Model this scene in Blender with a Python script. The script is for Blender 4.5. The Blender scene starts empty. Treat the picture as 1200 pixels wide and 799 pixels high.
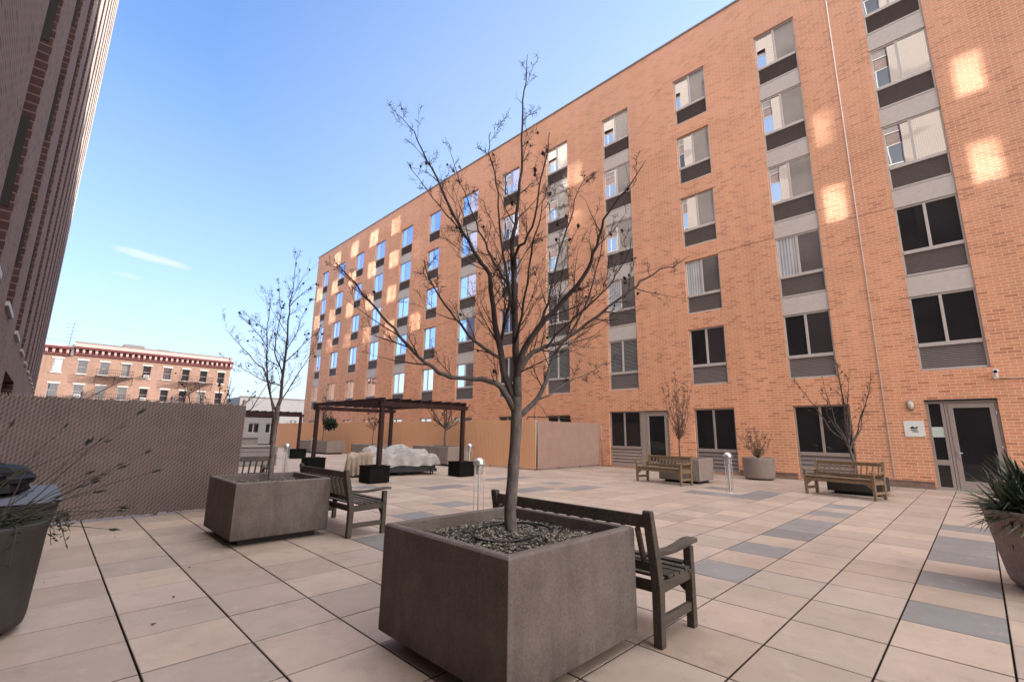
import bpy, bmesh, math, random
from mathutils import Vector, Matrix, noise
R = math.radians
random.seed(7)
scene = bpy.context.scene
col = scene.collection

# ------------------------------------------------------------------ helpers
class MB:
    """collects faces, builds ONE mesh object"""
    def __init__(s):
        s.v = []; s.f = []; s.m = []; s.sm = []
    def add(s, verts, faces, mi=0, smooth=False):
        o = len(s.v); s.v.extend([tuple(v) for v in verts])
        for f in faces:
            s.f.append(tuple(i + o for i in f)); s.m.append(mi); s.sm.append(smooth)
    def quad(s, a, b, c, d, mi=0):
        s.add([a, b, c, d], [(0, 1, 2, 3)], mi)
    def box(s, x0, x1, y0, y1, z0, z1, mi=0, M=None):
        v = [(x, y, z) for z in (z0, z1) for y in (y0, y1) for x in (x0, x1)]
        if M is not None: v = [M @ Vector(p) for p in v]
        s.add(v, [(0, 2, 3, 1), (4, 5, 7, 6), (0, 1, 5, 4), (2, 6, 7, 3), (0, 4, 6, 2), (1, 3, 7, 5)], mi)
    def bar(s, a, b, w, h, up=(0, 0, 1), mi=0):
        a = Vector(a); b = Vector(b); d = (b - a).normalized(); u = Vector(up)
        sd = d.cross(u)
        if sd.length < 1e-4: sd = d.cross(Vector((1, 0, 0)))
        sd.normalize(); u = sd.cross(d)
        v = []
        for p in (a, b):
            for i, j in ((-1, -1), (1, -1), (1, 1), (-1, 1)):
                v.append(p + sd * (i * w / 2) + u * (j * h / 2))
        s.add(v, [(3, 2, 1, 0), (4, 5, 6, 7), (0, 1, 5, 4), (1, 2, 6, 5), (2, 3, 7, 6), (3, 0, 4, 7)], mi)
    def tube(s, pts, n=6, mi=0, caps=True, smooth=True):
        """pts: list of (x,y,z,r)"""
        P = [Vector(p[:3]) for p in pts]; rr = [p[3] for p in pts]
        o = len(s.v); prev = None
        for i, p in enumerate(P):
            d = (P[min(i + 1, len(P) - 1)] - P[max(i - 1, 0)])
            if d.length < 1e-7: d = Vector((0, 0, 1))
            d.normalize()
            if prev is None:
                u = d.cross(Vector((1, 0, 0)) if abs(d.x) < .8 else Vector((0, 1, 0)))
            else:
                u = prev - d * prev.dot(d)
            if u.length < 1e-6: u = d.orthogonal()
            u.normalize(); prev = u; w = d.cross(u)
            for k in range(n):
                a = 2 * math.pi * k / n
                s.v.append(tuple(p + (u * math.cos(a) + w * math.sin(a)) * rr[i]))
        for i in range(len(P) - 1):
            for k in range(n):
                k2 = (k + 1) % n
                s.f.append((o + i * n + k, o + i * n + k2, o + (i + 1) * n + k2, o + (i + 1) * n + k)); s.m.append(mi); s.sm.append(smooth)
        if caps:
            s.f.append(tuple(o + k for k in reversed(range(n)))); s.m.append(mi); s.sm.append(False)
            e = o + (len(P) - 1) * n
            s.f.append(tuple(e + k for k in range(n))); s.m.append(mi); s.sm.append(False)
    def lathe(s, prof, c=(0, 0, 0), n=32, mi=0, smooth=True, cap0=False, cap1=False):
        """prof: (r, z) from bottom to top"""
        o = len(s.v)
        for r, z in prof:
            for k in range(n):
                a = 2 * math.pi * k / n
                s.v.append((c[0] + r * math.cos(a), c[1] + r * math.sin(a), c[2] + z))
        for i in range(len(prof) - 1):
            for k in range(n):
                k2 = (k + 1) % n
                s.f.append((o + i * n + k, o + i * n + k2, o + (i + 1) * n + k2, o + (i + 1) * n + k)); s.m.append(mi); s.sm.append(smooth)
        if cap0: s.f.append(tuple(o + k for k in reversed(range(n)))); s.m.append(mi); s.sm.append(False)
        if cap1:
            e = o + (len(prof) - 1) * n
            s.f.append(tuple(e + k for k in range(n))); s.m.append(mi); s.sm.append(False)
    def ball(s, c, r, n=6, m=4, mi=0, sq=1.0):
        s.lathe([(max(r * math.sin(math.pi * i / m), 1e-4), -r * sq * math.cos(math.pi * i / m)) for i in range(m + 1)], c, n, mi)
    def build(s, name, mats, parent=None, bevel=0, loc=None):
        me = bpy.data.meshes.new(name)
        me.from_pydata(s.v, [], s.f)
        for m in (mats if isinstance(mats, (list, tuple)) else [mats]): me.materials.append(m)
        me.polygons.foreach_set('material_index', s.m)
        me.polygons.foreach_set('use_smooth', s.sm)
        me.update()
        ob = bpy.data.objects.new(name, me); col.objects.link(ob)
        if parent is not None: ob.parent = parent
        if loc is not None: ob.location = loc
        if bevel:
            b = ob.modifiers.new('bevel', 'BEVEL'); b.width = bevel; b.segments = 2; b.limit_method = 'ANGLE'; b.angle_limit = R(40)
            b.harden_normals = False
        return ob

def tag(o, label, cat, group=None):
    o['label'] = label; o['category'] = cat
    if group: o['group'] = group
    return o
def struct(o):
    o['kind'] = 'structure'; return o
def thing(name, label, cat, loc=(0, 0, 0), rz=0, group=None):
    o = bpy.data.objects.new(name, None); o.empty_display_size = .2; col.objects.link(o)
    o.location = loc; o.rotation_euler = (0, 0, rz)
    return tag(o, label, cat, group)
def copy_tree(o, parent=None):
    c = o.copy(); col.objects.link(c)
    if parent is not None: c.parent = parent
    for ch in [x for x in list(scene.objects) if x.parent == o]: copy_tree(ch, c)
    return c

# ------------------------------------------------------------------ materials
def new_mat(name):
    m = bpy.data.materials.new(name); m.use_nodes = True
    nt = m.node_tree; b = nt.nodes['Principled BSDF']
    return m, nt, b
def N(nt, t, **kw):
    n = nt.nodes.new(t)
    for k, v in kw.items():
        if k.startswith('_'): setattr(n, k[1:], v)
        else: n.inputs[k].default_value = v
    return n
def L(nt, a, b): nt.links.new(a, b)
def ramp(nt, src, stops, interp='LINEAR'):
    r = nt.nodes.new('ShaderNodeValToRGB'); r.color_ramp.interpolation = interp
    e = r.color_ramp.elements
    while len(e) < len(stops): e.new(.5)
    for i, (p, c) in enumerate(stops):
        e[i].position = p; e[i].color = (c, c, c, 1) if not isinstance(c, (tuple, list)) else (*c, 1)
    L(nt, src, r.inputs[0]); return r.outputs[0]
def mixc(nt, f, a, b, mode='MIX'):
    m = nt.nodes.new('ShaderNodeMix'); m.data_type = 'RGBA'; m.blend_type = mode
    for sock, val in ((m.inputs[0], f), (m.inputs[6], a), (m.inputs[7], b)):
        if hasattr(val, 'is_linked') or hasattr(val, 'links'): L(nt, val, sock)
        elif isinstance(val, (tuple, list)): sock.default_value = (*val, 1)
        else: sock.default_value = val
    return m.outputs[2]
def noise_tex(nt, co, scale, detail=6, rough=.6):
    n = N(nt, 'ShaderNodeTexNoise', Scale=scale, Detail=detail, Roughness=rough); L(nt, co, n.inputs['Vector']); return n.outputs['Fac']
def objco(nt): return nt.nodes.new('ShaderNodeTexCoord').outputs['Object']
def mapping(nt, co, scale=(1, 1, 1), rot=(0, 0, 0), loc=(0, 0, 0)):
    m = N(nt, 'ShaderNodeMapping'); m.inputs['Scale'].default_value = scale; m.inputs['Rotation'].default_value = rot; m.inputs['Location'].default_value = loc
    L(nt, co, m.inputs[0]); return m.outputs[0]
def bump(nt, b, h, strength=.3, dist=.01):
    n = N(nt, 'ShaderNodeBump', Strength=strength, Distance=dist); L(nt, h, n.inputs['Height']); L(nt, n.outputs[0], b.inputs['Normal']); return n

GRAIN = {'planter concrete': .55, 'aggregate pot': .7, 'taupe pot concrete': .6, 'grey brown bark': .6}
def mottled(name, c1, c2, scale=6, rough=.8, bmp=.2, bscale=60, spec=.3, metal=0, stain=None, speck=None):
    """two-tone mottling + fine grain + optional vertical stains and specks"""
    m, nt, b = new_mat(name); co = objco(nt)
    f = ramp(nt, noise_tex(nt, co, scale), [(.3, 0), (.7, 1)])
    c = mixc(nt, f, c1, c2)
    g = noise_tex(nt, co, bscale, 4, .7)
    c = mixc(nt, GRAIN.get(name, .35), c, ramp(nt, g, [(.3, .35), (.7, 1.0)]), 'MULTIPLY')
    if stain:
        sv = noise_tex(nt, mapping(nt, co, (11, 11, 1.6)), 1.2, 5, .65)
        c = mixc(nt, ramp(nt, sv, [(.5, 0), (.8, stain)]), c, (c1[0] * .35, c1[1] * .35, c1[2] * .35))
        sv2 = noise_tex(nt, mapping(nt, co, (9, 9, 1.2), loc=(3, 1, 5)), 1.0, 5, .6)
        c = mixc(nt, ramp(nt, sv2, [(.55, 0), (.85, stain * .5)]), c, (min(c2[0] * 1.6, .8), min(c2[1] * 1.6, .8), min(c2[2] * 1.6, .8)))
    if speck:
        sp = N(nt, 'ShaderNodeTexVoronoi', Scale=speck); L(nt, co, sp.inputs['Vector'])
        c = mixc(nt, ramp(nt, sp.outputs['Distance'], [(.06, .5), (.18, 0)]), c, (c1[0] * .3, c1[1] * .3, c1[2] * .3))
    if name == 'planter concrete':        # splash dirt rising from the paving
        sp_ = nt.nodes.new('ShaderNodeSeparateXYZ'); L(nt, co, sp_.inputs[0]); mr = N(nt, 'ShaderNodeMapRange'); mr.inputs[1].default_value = .34; mr.inputs[2].default_value = .05; L(nt, sp_.outputs['Z'], mr.inputs[0])
        mu = N(nt, 'ShaderNodeMath', _operation='MULTIPLY'); L(nt, mr.outputs[0], mu.inputs[0]); L(nt, ramp(nt, noise_tex(nt, co, 7, 6, .7), [(.35, .15), (.65, .9)]), mu.inputs[1])
        c = mixc(nt, mu.outputs[0], c, (.06, .046, .038))
    L(nt, c, b.inputs['Base Color']); b.inputs['Roughness'].default_value = rough
    b.inputs['Specular IOR Level'].default_value = spec; b.inputs['Metallic'].default_value = metal
    if bmp: bump(nt, b, g, bmp, .004)
    return m
def plain(name, c, rough=.6, metal=0, spec=.4, var=.08, scale=9):
    return mottled(name, tuple(x * (1 - var) for x in c), tuple(min(1, x * (1 + var * .6)) for x in c), scale, rough, .08, 80, spec, metal)

def brick_mat(name, ca, cb, cdark, cm, bw=.30, bh=.1, axis='Y', mortar=.009, dark_amt=.16, pale=None, pz=(3, 19), pa=(.2, .5)):
    m, nt, b = new_mat(name); co = objco(nt)
    sp = nt.nodes.new('ShaderNodeSeparateXYZ'); L(nt, co, sp.inputs[0])
    cb_ = nt.nodes.new('ShaderNodeCombineXYZ'); L(nt, sp.outputs[axis], cb_.inputs[0]); L(nt, sp.outputs['Z'], cb_.inputs[1])
    v = cb_.outputs[0]
    def bt(c1, c2, cmm, bias=0):
        t = N(nt, 'ShaderNodeTexBrick', Scale=1.0); t.offset = .5; t.squash = 1
        t.inputs['Mortar Size'].default_value = mortar; t.inputs['Mortar Smooth'].default_value = .25; t.inputs['Bias'].default_value = bias
        t.inputs['Brick Width'].default_value = bw; t.inputs['Row Height'].default_value = bh
        t.inputs['Color1'].default_value = (*c1, 1); t.inputs['Color2'].default_value = (*c2, 1); t.inputs['Mortar'].default_value = (*cmm, 1)
        L(nt, v, t.inputs['Vector']); return t
    t = bt((0, 0, 0), (1, 1, 1), (.5, .5, .5))
    c = mixc(nt, t.outputs['Color'], ca, cb)
    dk = ramp(nt, t.outputs['Color'], [(0, .7), (dark_amt, .5), (dark_amt + .05, 0)])
    c = mixc(nt, dk, c, cdark)
    # clusters of weathered courses
    cl = noise_tex(nt, mapping(nt, v, (.35, 2.2, 1)), 1.0, 5, .6)
    c = mixc(nt, ramp(nt, cl, [(.42, 0), (.72, .45)]), c, tuple(x * 1.25 for x in ca))
    big = noise_tex(nt, v, .22, 3, .5)
    c = mixc(nt, .5, c, ramp(nt, big, [(.3, .78), (.7, 1.12)]), 'MULTIPLY')
    streak = noise_tex(nt, mapping(nt, v, (2.2, .12, 1)), 1.0, 4, .6)
    c = mixc(nt, .45, c, ramp(nt, streak, [(.3, .62), (.65, 1.05)]), 'MULTIPLY')
    if pale:      # paler towards the top; on the tower this paints in sunlit brick
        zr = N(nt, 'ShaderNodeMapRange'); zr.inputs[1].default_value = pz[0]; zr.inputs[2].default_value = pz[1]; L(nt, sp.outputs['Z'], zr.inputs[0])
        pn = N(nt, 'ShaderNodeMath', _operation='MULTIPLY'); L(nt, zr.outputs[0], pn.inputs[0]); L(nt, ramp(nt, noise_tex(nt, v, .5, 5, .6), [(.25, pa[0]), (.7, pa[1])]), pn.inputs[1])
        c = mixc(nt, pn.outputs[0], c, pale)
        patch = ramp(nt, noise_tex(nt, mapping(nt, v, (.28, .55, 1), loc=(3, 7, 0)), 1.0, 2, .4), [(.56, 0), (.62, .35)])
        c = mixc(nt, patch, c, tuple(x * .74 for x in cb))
    c = mixc(nt, t.outputs['Fac'], c, cm)
    fine = noise_tex(nt, co, 45, 3, .7)
    c = mixc(nt, .3, c, ramp(nt, fine, [(.3, .6), (.7, 1.1)]), 'MULTIPLY')
    L(nt, c, b.inputs['Base Color']); b.inputs['Roughness'].default_value = .9; b.inputs['Specular IOR Level'].default_value = .15
    inv = N(nt, 'ShaderNodeMath', _operation='SUBTRACT'); inv.inputs[0].default_value = 1; L(nt, t.outputs['Fac'], inv.inputs[1])
    bump(nt, b, inv.outputs[0], .5, .006)
    return m

def wood_mat(name, c1, c2, rough=.75, axis=(1.5, 18, 18)):
    m, nt, b = new_mat(name); co = objco(nt)
    g = noise_tex(nt, mapping(nt, co, axis), 2.0, 8, .7)
    c = mixc(nt, ramp(nt, g, [(.3, 0), (.7, 1)]), c1, c2)
    bl = noise_tex(nt, co, 5, 5, .6)
    c = mixc(nt, .5, c, ramp(nt, bl, [(.3, .55), (.7, 1.1)]), 'MULTIPLY')
    L(nt, c, b.inputs['Base Color']); b.inputs['Roughness'].default_value = rough; b.inputs['Specular IOR Level'].default_value = .25
    bump(nt, b, g, .35, .003); return m

def glass_mat(name, back, refl, rough=.0, tint=(1, 1, 1), grid=0, blinds=0, wav=.012):
    """dark room behind a reflecting pane"""
    m, nt, b = new_mat(name); co = objco(nt)
    n1 = noise_tex(nt, co, 1.1, 3, .5)
    c = mixc(nt, ramp(nt, n1, [(.3, 0), (.7, 1)]), tuple(x * .6 for x in back), back)
    if blinds:
        w = N(nt, 'ShaderNodeTexWave', Scale=blinds); w.bands_direction = 'Z'; L(nt, co, w.inputs['Vector'])
        c = mixc(nt, ramp(nt, w.outputs['Fac'], [(.3, 0), (.7, 1)]), c, tuple(min(1, x * 4 + .03) for x in back))
    if grid:
        w = N(nt, 'ShaderNodeTexWave', Scale=grid); w.bands_direction = 'Y'; L(nt, co, w.inputs['Vector'])
        c = mixc(nt, ramp(nt, w.outputs['Fac'], [(.2, .0), (.8, .5)]), c, tuple(min(1, x * 1.7) for x in back))
    L(nt, c, b.inputs['Base Color']); b.inputs['Roughness'].default_value = .6; b.inputs['Specular IOR Level'].default_value = .1
    gl = nt.nodes.new('ShaderNodeBsdfGlossy'); gl.inputs['Roughness'].default_value = rough; gl.inputs['Color'].default_value = (*tint, 1)
    bn = N(nt, 'ShaderNodeBump', Strength=.15, Distance=wav); L(nt, noise_tex(nt, co, .9, 1, .4), bn.inputs['Height']); L(nt, bn.outputs[0], gl.inputs['Normal'])
    fr = N(nt, 'ShaderNodeLayerWeight', Blend=.25)
    f = N(nt, 'ShaderNodeMath', _operation='MULTIPLY_ADD'); L(nt, fr.outputs['Fresnel'], f.inputs[0]); f.inputs[1].default_value = .7; f.inputs[2].default_value = refl
    f.use_clamp = True
    mx = nt.nodes.new('ShaderNodeMixShader'); L(nt, f.outputs[0], mx.inputs[0]); L(nt, b.outputs[0], mx.inputs[1]); L(nt, gl.outputs[0], mx.inputs[2])
    L(nt, mx.outputs[0], nt.nodes['Material Output'].inputs[0]); return m
T1=[
  [(2.489, 2.471, 0.646, 0.066), (2.479, 2.481, 0.832, 0.0632), (2.49, 2.47, 1.071, 0.0612), (2.501, 2.459, 1.316, 0.0594), (2.505, 2.455, 1.504, 0.0576), (2.508, 2.452, 1.665, 0.056)],
  [(2.5, 2.46, 1.555, 0.034), (2.396, 2.487, 1.704, 0.0296), (2.291, 2.516, 1.774, 0.0263), (2.13, 2.6, 1.778, 0.0234), (1.978, 2.675, 1.795, 0.0206), (1.879, 2.697, 1.848, 0.018), (1.754, 2.745, 1.954, 0.0155), (1.626, 2.797, 2.1, 0.0131), (1.504, 2.842, 2.225, 0.0107), (1.364, 2.905, 2.391, 0.0084), (1.277, 2.915, 2.463, 0.0062), (1.208, 2.908, 2.527, 0.004)],
  [(2.504, 2.456, 1.632, 0.042), (2.474, 2.551, 1.832, 0.0363), (2.475, 2.616, 2.042, 0.032), (2.475, 2.682, 2.277, 0.0282), (2.465, 2.757, 2.694, 0.0246), (2.425, 2.862, 2.864, 0.0212), (2.36, 2.992, 3.119, 0.018), (2.302, 3.116, 3.369, 0.0148), (2.226, 3.257, 3.716, 0.0118), (2.164, 3.384, 3.982, 0.0088), (2.111, 3.502, 4.241, 0.0059), (2.015, 3.664, 4.47, 0.003)],
  [(2.48, 2.6, 1.966, 0.02), (2.258, 2.677, 2.087, 0.0156), (2.112, 2.679, 2.204, 0.0123), (1.969, 2.678, 2.315, 0.0094), (1.832, 2.67, 2.465, 0.0066), (1.73, 2.628, 2.589, 0.004)],
  [(2.508, 2.452, 1.658, 0.046), (2.517, 2.465, 1.896, 0.0397), (2.517, 2.486, 2.101, 0.035), (2.521, 2.504, 2.383, 0.0308), (2.525, 2.522, 2.676, 0.0269), (2.524, 2.545, 2.904, 0.0231), (2.553, 2.538, 3.125, 0.0195), (2.583, 2.53, 3.385, 0.016), (2.612, 2.523, 3.801, 0.0127), (2.621, 2.536, 4.238, 0.0094), (2.653, 2.526, 4.561, 0.0062), (2.674, 2.527, 4.858, 0.003)],
  [(2.507, 2.453, 1.828, 0.038), (2.502, 2.378, 2.018, 0.032), (2.533, 2.267, 2.167, 0.0275), (2.627, 2.093, 2.375, 0.0235), (2.693, 1.948, 2.56, 0.0197), (2.703, 1.858, 2.721, 0.0161), (2.694, 1.787, 2.859, 0.0127), (2.679, 1.722, 2.974, 0.0094), (2.74, 1.581, 3.148, 0.0061), (2.791, 1.45, 3.34, 0.003)],
  [(2.511, 2.449, 1.854, 0.03), (2.62, 2.434, 2.0, 0.0253), (2.76, 2.387, 2.075, 0.0219), (2.945, 2.296, 2.176, 0.0188), (3.184, 2.151, 2.393, 0.0159), (3.433, 1.996, 2.621, 0.0131), (3.593, 1.93, 2.763, 0.0105), (3.755, 1.862, 2.87, 0.0079), (3.904, 1.807, 2.938, 0.0054), (4.08, 1.725, 3.059, 0.003)],
  [(2.514, 2.446, 1.517, 0.03), (2.69, 2.406, 1.661, 0.0251), (2.81, 2.421, 1.82, 0.0214), (2.908, 2.458, 1.974, 0.0181), (3.06, 2.442, 2.161, 0.0151), (3.201, 2.437, 2.313, 0.0121), (3.381, 2.391, 2.661, 0.0093), (3.542, 2.367, 3.077, 0.0066), (3.664, 2.38, 3.387, 0.004)],
  [(2.68, 2.424, 1.634, 0.012), (2.934, 2.436, 1.74, 0.009), (3.173, 2.461, 1.847, 0.0068), (3.445, 2.454, 1.941, 0.0049), (3.705, 2.459, 2.066, 0.003)],
  [(2.52, 2.488, 2.074, 0.024), (2.569, 2.583, 2.48, 0.02), (2.588, 2.709, 2.699, 0.0171), (2.598, 2.843, 2.868, 0.0144), (2.603, 2.981, 3.096, 0.0119), (2.61, 3.119, 3.336, 0.0096), (2.611, 3.261, 3.627, 0.0073), (2.595, 3.421, 3.964, 0.0051), (2.6, 3.56, 4.271, 0.003)],
  [(2.541, 2.539, 2.684, 0.02), (2.489, 2.451, 2.845, 0.0159), (2.461, 2.339, 2.869, 0.0129), (2.444, 2.216, 3.038, 0.0102), (2.397, 2.122, 3.241, 0.0077), (2.355, 2.025, 3.415, 0.0053), (2.297, 1.942, 3.559, 0.003)],
  [(2.409, 3.055, 3.155, 0.012), (2.384, 3.194, 3.317, 0.009), (2.331, 3.361, 3.511, 0.0068), (2.264, 3.541, 3.777, 0.0049), (2.197, 3.723, 4.057, 0.003)],
  [(2.554, 2.286, 2.173, 0.016), (2.654, 2.286, 2.335, 0.0129), (2.748, 2.293, 2.605, 0.0106), (2.839, 2.302, 2.893, 0.0085), (2.964, 2.277, 3.198, 0.0066), (3.067, 2.275, 3.522, 0.0048), (3.204, 2.238, 3.735, 0.003)],
  [(2.528, 2.672, 2.056, 0.018), (2.478, 2.585, 2.248, 0.0148), (2.446, 2.479, 2.468, 0.0125), (2.337, 2.451, 2.749, 0.0104), (2.243, 2.407, 3.024, 0.0084), (2.16, 2.353, 3.256, 0.0065), (2.046, 2.33, 3.443, 0.0047), (1.992, 2.247, 3.552, 0.003)],
  [(2.495, 2.465, 2.095, 0.016), (2.409, 2.311, 2.258, 0.0124), (2.311, 2.168, 2.469, 0.0098), (2.203, 2.036, 2.66, 0.0074), (2.117, 1.881, 2.757, 0.0051), (2.005, 1.753, 2.832, 0.003)],
  [(2.725, 2.356, 2.066, 0.014), (2.771, 2.21, 2.205, 0.0114), (2.834, 2.047, 2.348, 0.0094), (2.87, 1.911, 2.445, 0.0077), (2.89, 1.791, 2.58, 0.006), (2.891, 1.69, 2.703, 0.0045), (2.858, 1.623, 2.822, 0.003)],
]
T2=[
  [(2.47, 7.48, 0.658, 0.055), (2.461, 7.489, 0.877, 0.0517), (2.453, 7.497, 1.311, 0.0493), (2.46, 7.49, 1.564, 0.0471), (2.463, 7.487, 1.756, 0.045)],
  [(2.463, 7.487, 1.756, 0.042), (2.482, 7.468, 1.876, 0.0338), (2.479, 7.471, 2.187, 0.0277), (2.483, 7.467, 2.568, 0.0222), (2.476, 7.474, 2.956, 0.0171), (2.468, 7.482, 3.353, 0.0122), (2.482, 7.468, 3.623, 0.0075), (2.494, 7.456, 4.244, 0.003)],
  [(2.461, 7.489, 1.666, 0.026), (2.427, 7.683, 1.819, 0.0205), (2.388, 7.882, 2.209, 0.0164), (2.38, 8.05, 2.687, 0.0128), (2.389, 8.201, 3.122, 0.0094), (2.433, 8.317, 3.506, 0.0061), (2.403, 8.507, 3.795, 0.003)],
  [(2.447, 7.503, 1.5, 0.02), (2.324, 7.434, 1.895, 0.0153), (2.198, 7.367, 2.214, 0.0118), (2.024, 7.349, 2.374, 0.0087), (1.793, 7.386, 2.617, 0.0058), (1.616, 7.371, 2.78, 0.003)],
  [(2.464, 7.486, 1.743, 0.016), (2.602, 7.589, 1.984, 0.0117), (2.789, 7.642, 2.328, 0.0085), (2.963, 7.709, 2.658, 0.0057), (3.106, 7.806, 3.007, 0.003)],
  [(2.48, 7.47, 2.408, 0.012), (2.567, 7.023, 2.653, 0.0068), (2.623, 6.607, 2.819, 0.003)],
  [(2.471, 7.479, 3.32, 0.01), (2.699, 7.612, 3.601, 0.006), (2.94, 7.732, 3.881, 0.003)],
  [(2.409, 8.261, 3.029, 0.01), (2.245, 8.304, 3.148, 0.006), (2.035, 8.394, 3.332, 0.003)],
  [(2.475, 7.476, 2.25, 0.016), (2.293, 7.356, 2.53, 0.0117), (2.223, 7.126, 2.83, 0.0085), (2.159, 6.89, 3.084, 0.0057), (2.039, 6.709, 3.382, 0.003)],
  [(2.477, 7.474, 2.568, 0.012), (2.686, 7.665, 2.953, 0.0083), (2.84, 7.911, 3.334, 0.0055), (3.03, 8.122, 3.669, 0.003)],
  [(2.467, 7.483, 2.062, 0.014), (2.341, 7.849, 2.138, 0.0094), (2.173, 8.256, 2.316, 0.006), (2.044, 8.625, 2.47, 0.003)],
  [(2.414, 8.136, 2.702, 0.009), (2.235, 7.955, 2.855, 0.0061), (2.031, 7.798, 2.962, 0.0039), (1.902, 7.566, 3.029, 0.002)],
]
CLOUD_DIR = Vector((.085, .956, .283)).normalized()
SKY_TINT = (1.8, 2.3, 3.05); SKY_HAZE = (6.2, 6.7, 7.1); SKY_CLOUD = (7.5, 7.5, 7.6); SKY_STRENGTH = .15; SUN_E = 8.0
SKY_FILL = (28, 26.8, 26); SKY_FILL_BACK = 1.0
GUIDE = True
DULLBAYS = (2, 3)

# ------------------------------------------------------------------ palette
M_brickR = brick_mat('orange brick', (.71, .302, .158), (.79, .38, .215), (.47, .19, .10), (.80, .54, .395), pale=(.80, .48, .36), bw=.27, bh=.088)
M_brickR2 = brick_mat('orange brick end', (.50, .24, .14), (.60, .30, .18), (.36, .16, .08), (.55, .38, .27), axis='X')
M_brickL = brick_mat('mauve brick', (.125, .090, .084), (.165, .122, .112), (.085, .06, .057), (.20, .157, .145), bw=.21, bh=.075, pale=(.56, .48, .41), pz=(12.5, 16), pa=(.85, .95))  # pale upper part puts the sunlit band into the brick colour
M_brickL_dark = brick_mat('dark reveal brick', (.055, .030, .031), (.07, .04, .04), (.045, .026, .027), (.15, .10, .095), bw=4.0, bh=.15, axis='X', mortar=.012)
M_brickL_spandrel = brick_mat('recess brick', (.22, .15, .135), (.28, .19, .17), (.15, .10, .09), (.34, .27, .24), bw=.21, bh=.075)
M_tenement = brick_mat('salmon brick', (.34, .195, .145), (.40, .24, .18), (.28, .155, .115), (.38, .26, .205), bw=.24, bh=.08, axis='X')
M_frame = plain('taupe aluminium', (.40, .335, .30), .45, .25)
M_frame_lt = plain('pale aluminium', (.60, .54, .50), .45, .2)
M_spandrel = plain('stone spandrel', (.62, .55, .50), .6)
M_louvre = plain('bronze louvre', (.25, .205, .19), .55, .2)
M_louvre_lt = plain('weathered louvre', (.29, .245, .23), .5, .2)
M_glass_blue = glass_mat('sky reflection glass', (.03, .04, .07), .40, tint=(.66, .77, 1.0))  # bluer sky reflection of the far windows put into the pane tint
M_screen_blue = glass_mat('sky reflection screen', (.03, .035, .07), .26, rough=.03, tint=(.5, .62, 1.0))  # same reflected sky blue put into the screened pane
M_bronze = plain('dark bronze liner', (.018, .015, .016), .6, 0, .2)
M_dark = plain('black void', (.012, .011, .012), .6)
M_glass = glass_mat('window glass', (.035, .035, .04), .50)
M_glass_low = glass_mat('ground glass', (.016, .015, .017), .018)
M_screen = glass_mat('insect screen glass', (.13, .115, .115), .15, rough=.04)
M_screen_dk = glass_mat('dark screen glass', (.03, .028, .032), .12, rough=.03)
M_curtain = glass_mat('curtained glass', (.50, .52, .54), .22, grid=3.2)
M_blind = glass_mat('blind glass', (.05, .052, .05), .12, blinds=5.2)
M_pane_sun = glass_mat('opposite glass', (.05, .055, .07), .98, rough=.03, wav=0)
M_pane_dark = glass_mat('opposite shaded glass', (.03, .03, .035), .10, rough=.3, wav=0)
M_white = plain('white paint', (.78, .77, .75), .5)
M_alu = plain('brushed aluminium', (.62, .61, .60), .35, .75)
M_concrete = mottled('planter concrete', (.16, .128, .115), (.215, .178, .163), 4, .85, .7, 55, .2, stain=.4, speck=60)
M_potbrown = mottled('taupe pot concrete', (.29, .235, .21), (.35, .29, .255), 4, .85, .35, 110, .2, stain=.3, speck=70)
M_potpink = mottled('aggregate pot', (.33, .245, .205), (.44, .335, .285), 18, .85, .5, 130, .25, stain=.45, speck=80)
M_potdark = mottled('dark tub', (.035, .032, .031), (.055, .05, .048), 3, .7, .3, 100, .3, stain=.3)
M_soil = mottled('mulch soil', (.055, .045, .038), (.13, .11, .09), 22, .95, .8, 60, .1)
M_chip = mottled('mulch chips', (.22, .19, .155), (.42, .38, .32), 9, .9, .2, 60, .2)
M_chip_dk = mottled('dark mulch chips', (.06, .048, .04), (.14, .115, .09), 9, .9, .2, 60, .2)
M_bark = mottled('grey brown bark', (.10, .082, .076), (.24, .20, .188), 10, .85, .6, 70, .2, stain=.5)
M_limb = mottled('limb bark', (.05, .04, .038), (.105, .085, .08), 14, .85, .4, 60, .2)
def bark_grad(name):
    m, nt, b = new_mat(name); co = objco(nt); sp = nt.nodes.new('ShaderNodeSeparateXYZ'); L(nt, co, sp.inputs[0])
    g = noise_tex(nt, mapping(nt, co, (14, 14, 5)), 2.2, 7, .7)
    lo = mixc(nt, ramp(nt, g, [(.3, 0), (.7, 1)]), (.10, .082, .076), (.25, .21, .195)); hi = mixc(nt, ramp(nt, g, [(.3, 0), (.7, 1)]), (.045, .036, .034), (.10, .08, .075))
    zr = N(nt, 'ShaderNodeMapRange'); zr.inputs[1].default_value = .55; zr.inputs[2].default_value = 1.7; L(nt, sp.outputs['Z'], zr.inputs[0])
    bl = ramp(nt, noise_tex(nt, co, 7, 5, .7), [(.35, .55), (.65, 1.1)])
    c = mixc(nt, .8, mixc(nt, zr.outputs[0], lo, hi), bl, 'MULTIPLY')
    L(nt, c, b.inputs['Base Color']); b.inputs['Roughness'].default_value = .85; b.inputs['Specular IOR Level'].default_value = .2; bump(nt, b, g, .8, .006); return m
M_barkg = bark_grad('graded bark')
M_twig = mottled('twig bark', (.045, .034, .033), (.09, .068, .063), 12, .85, .2, 60, .15)
M_twig_tan = mottled('pale twig bark', (.16, .105, .08), (.24, .165, .13), 12, .85, .2, 60, .15)
M_pod = plain('seed pod', (.022, .016, .015), .9)
M_pod_tan = plain('russet bud', (.17, .09, .065), .9)
M_wood_gray = wood_mat('grey weathered teak', (.055, .044, .036), (.118, .098, .084))
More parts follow.
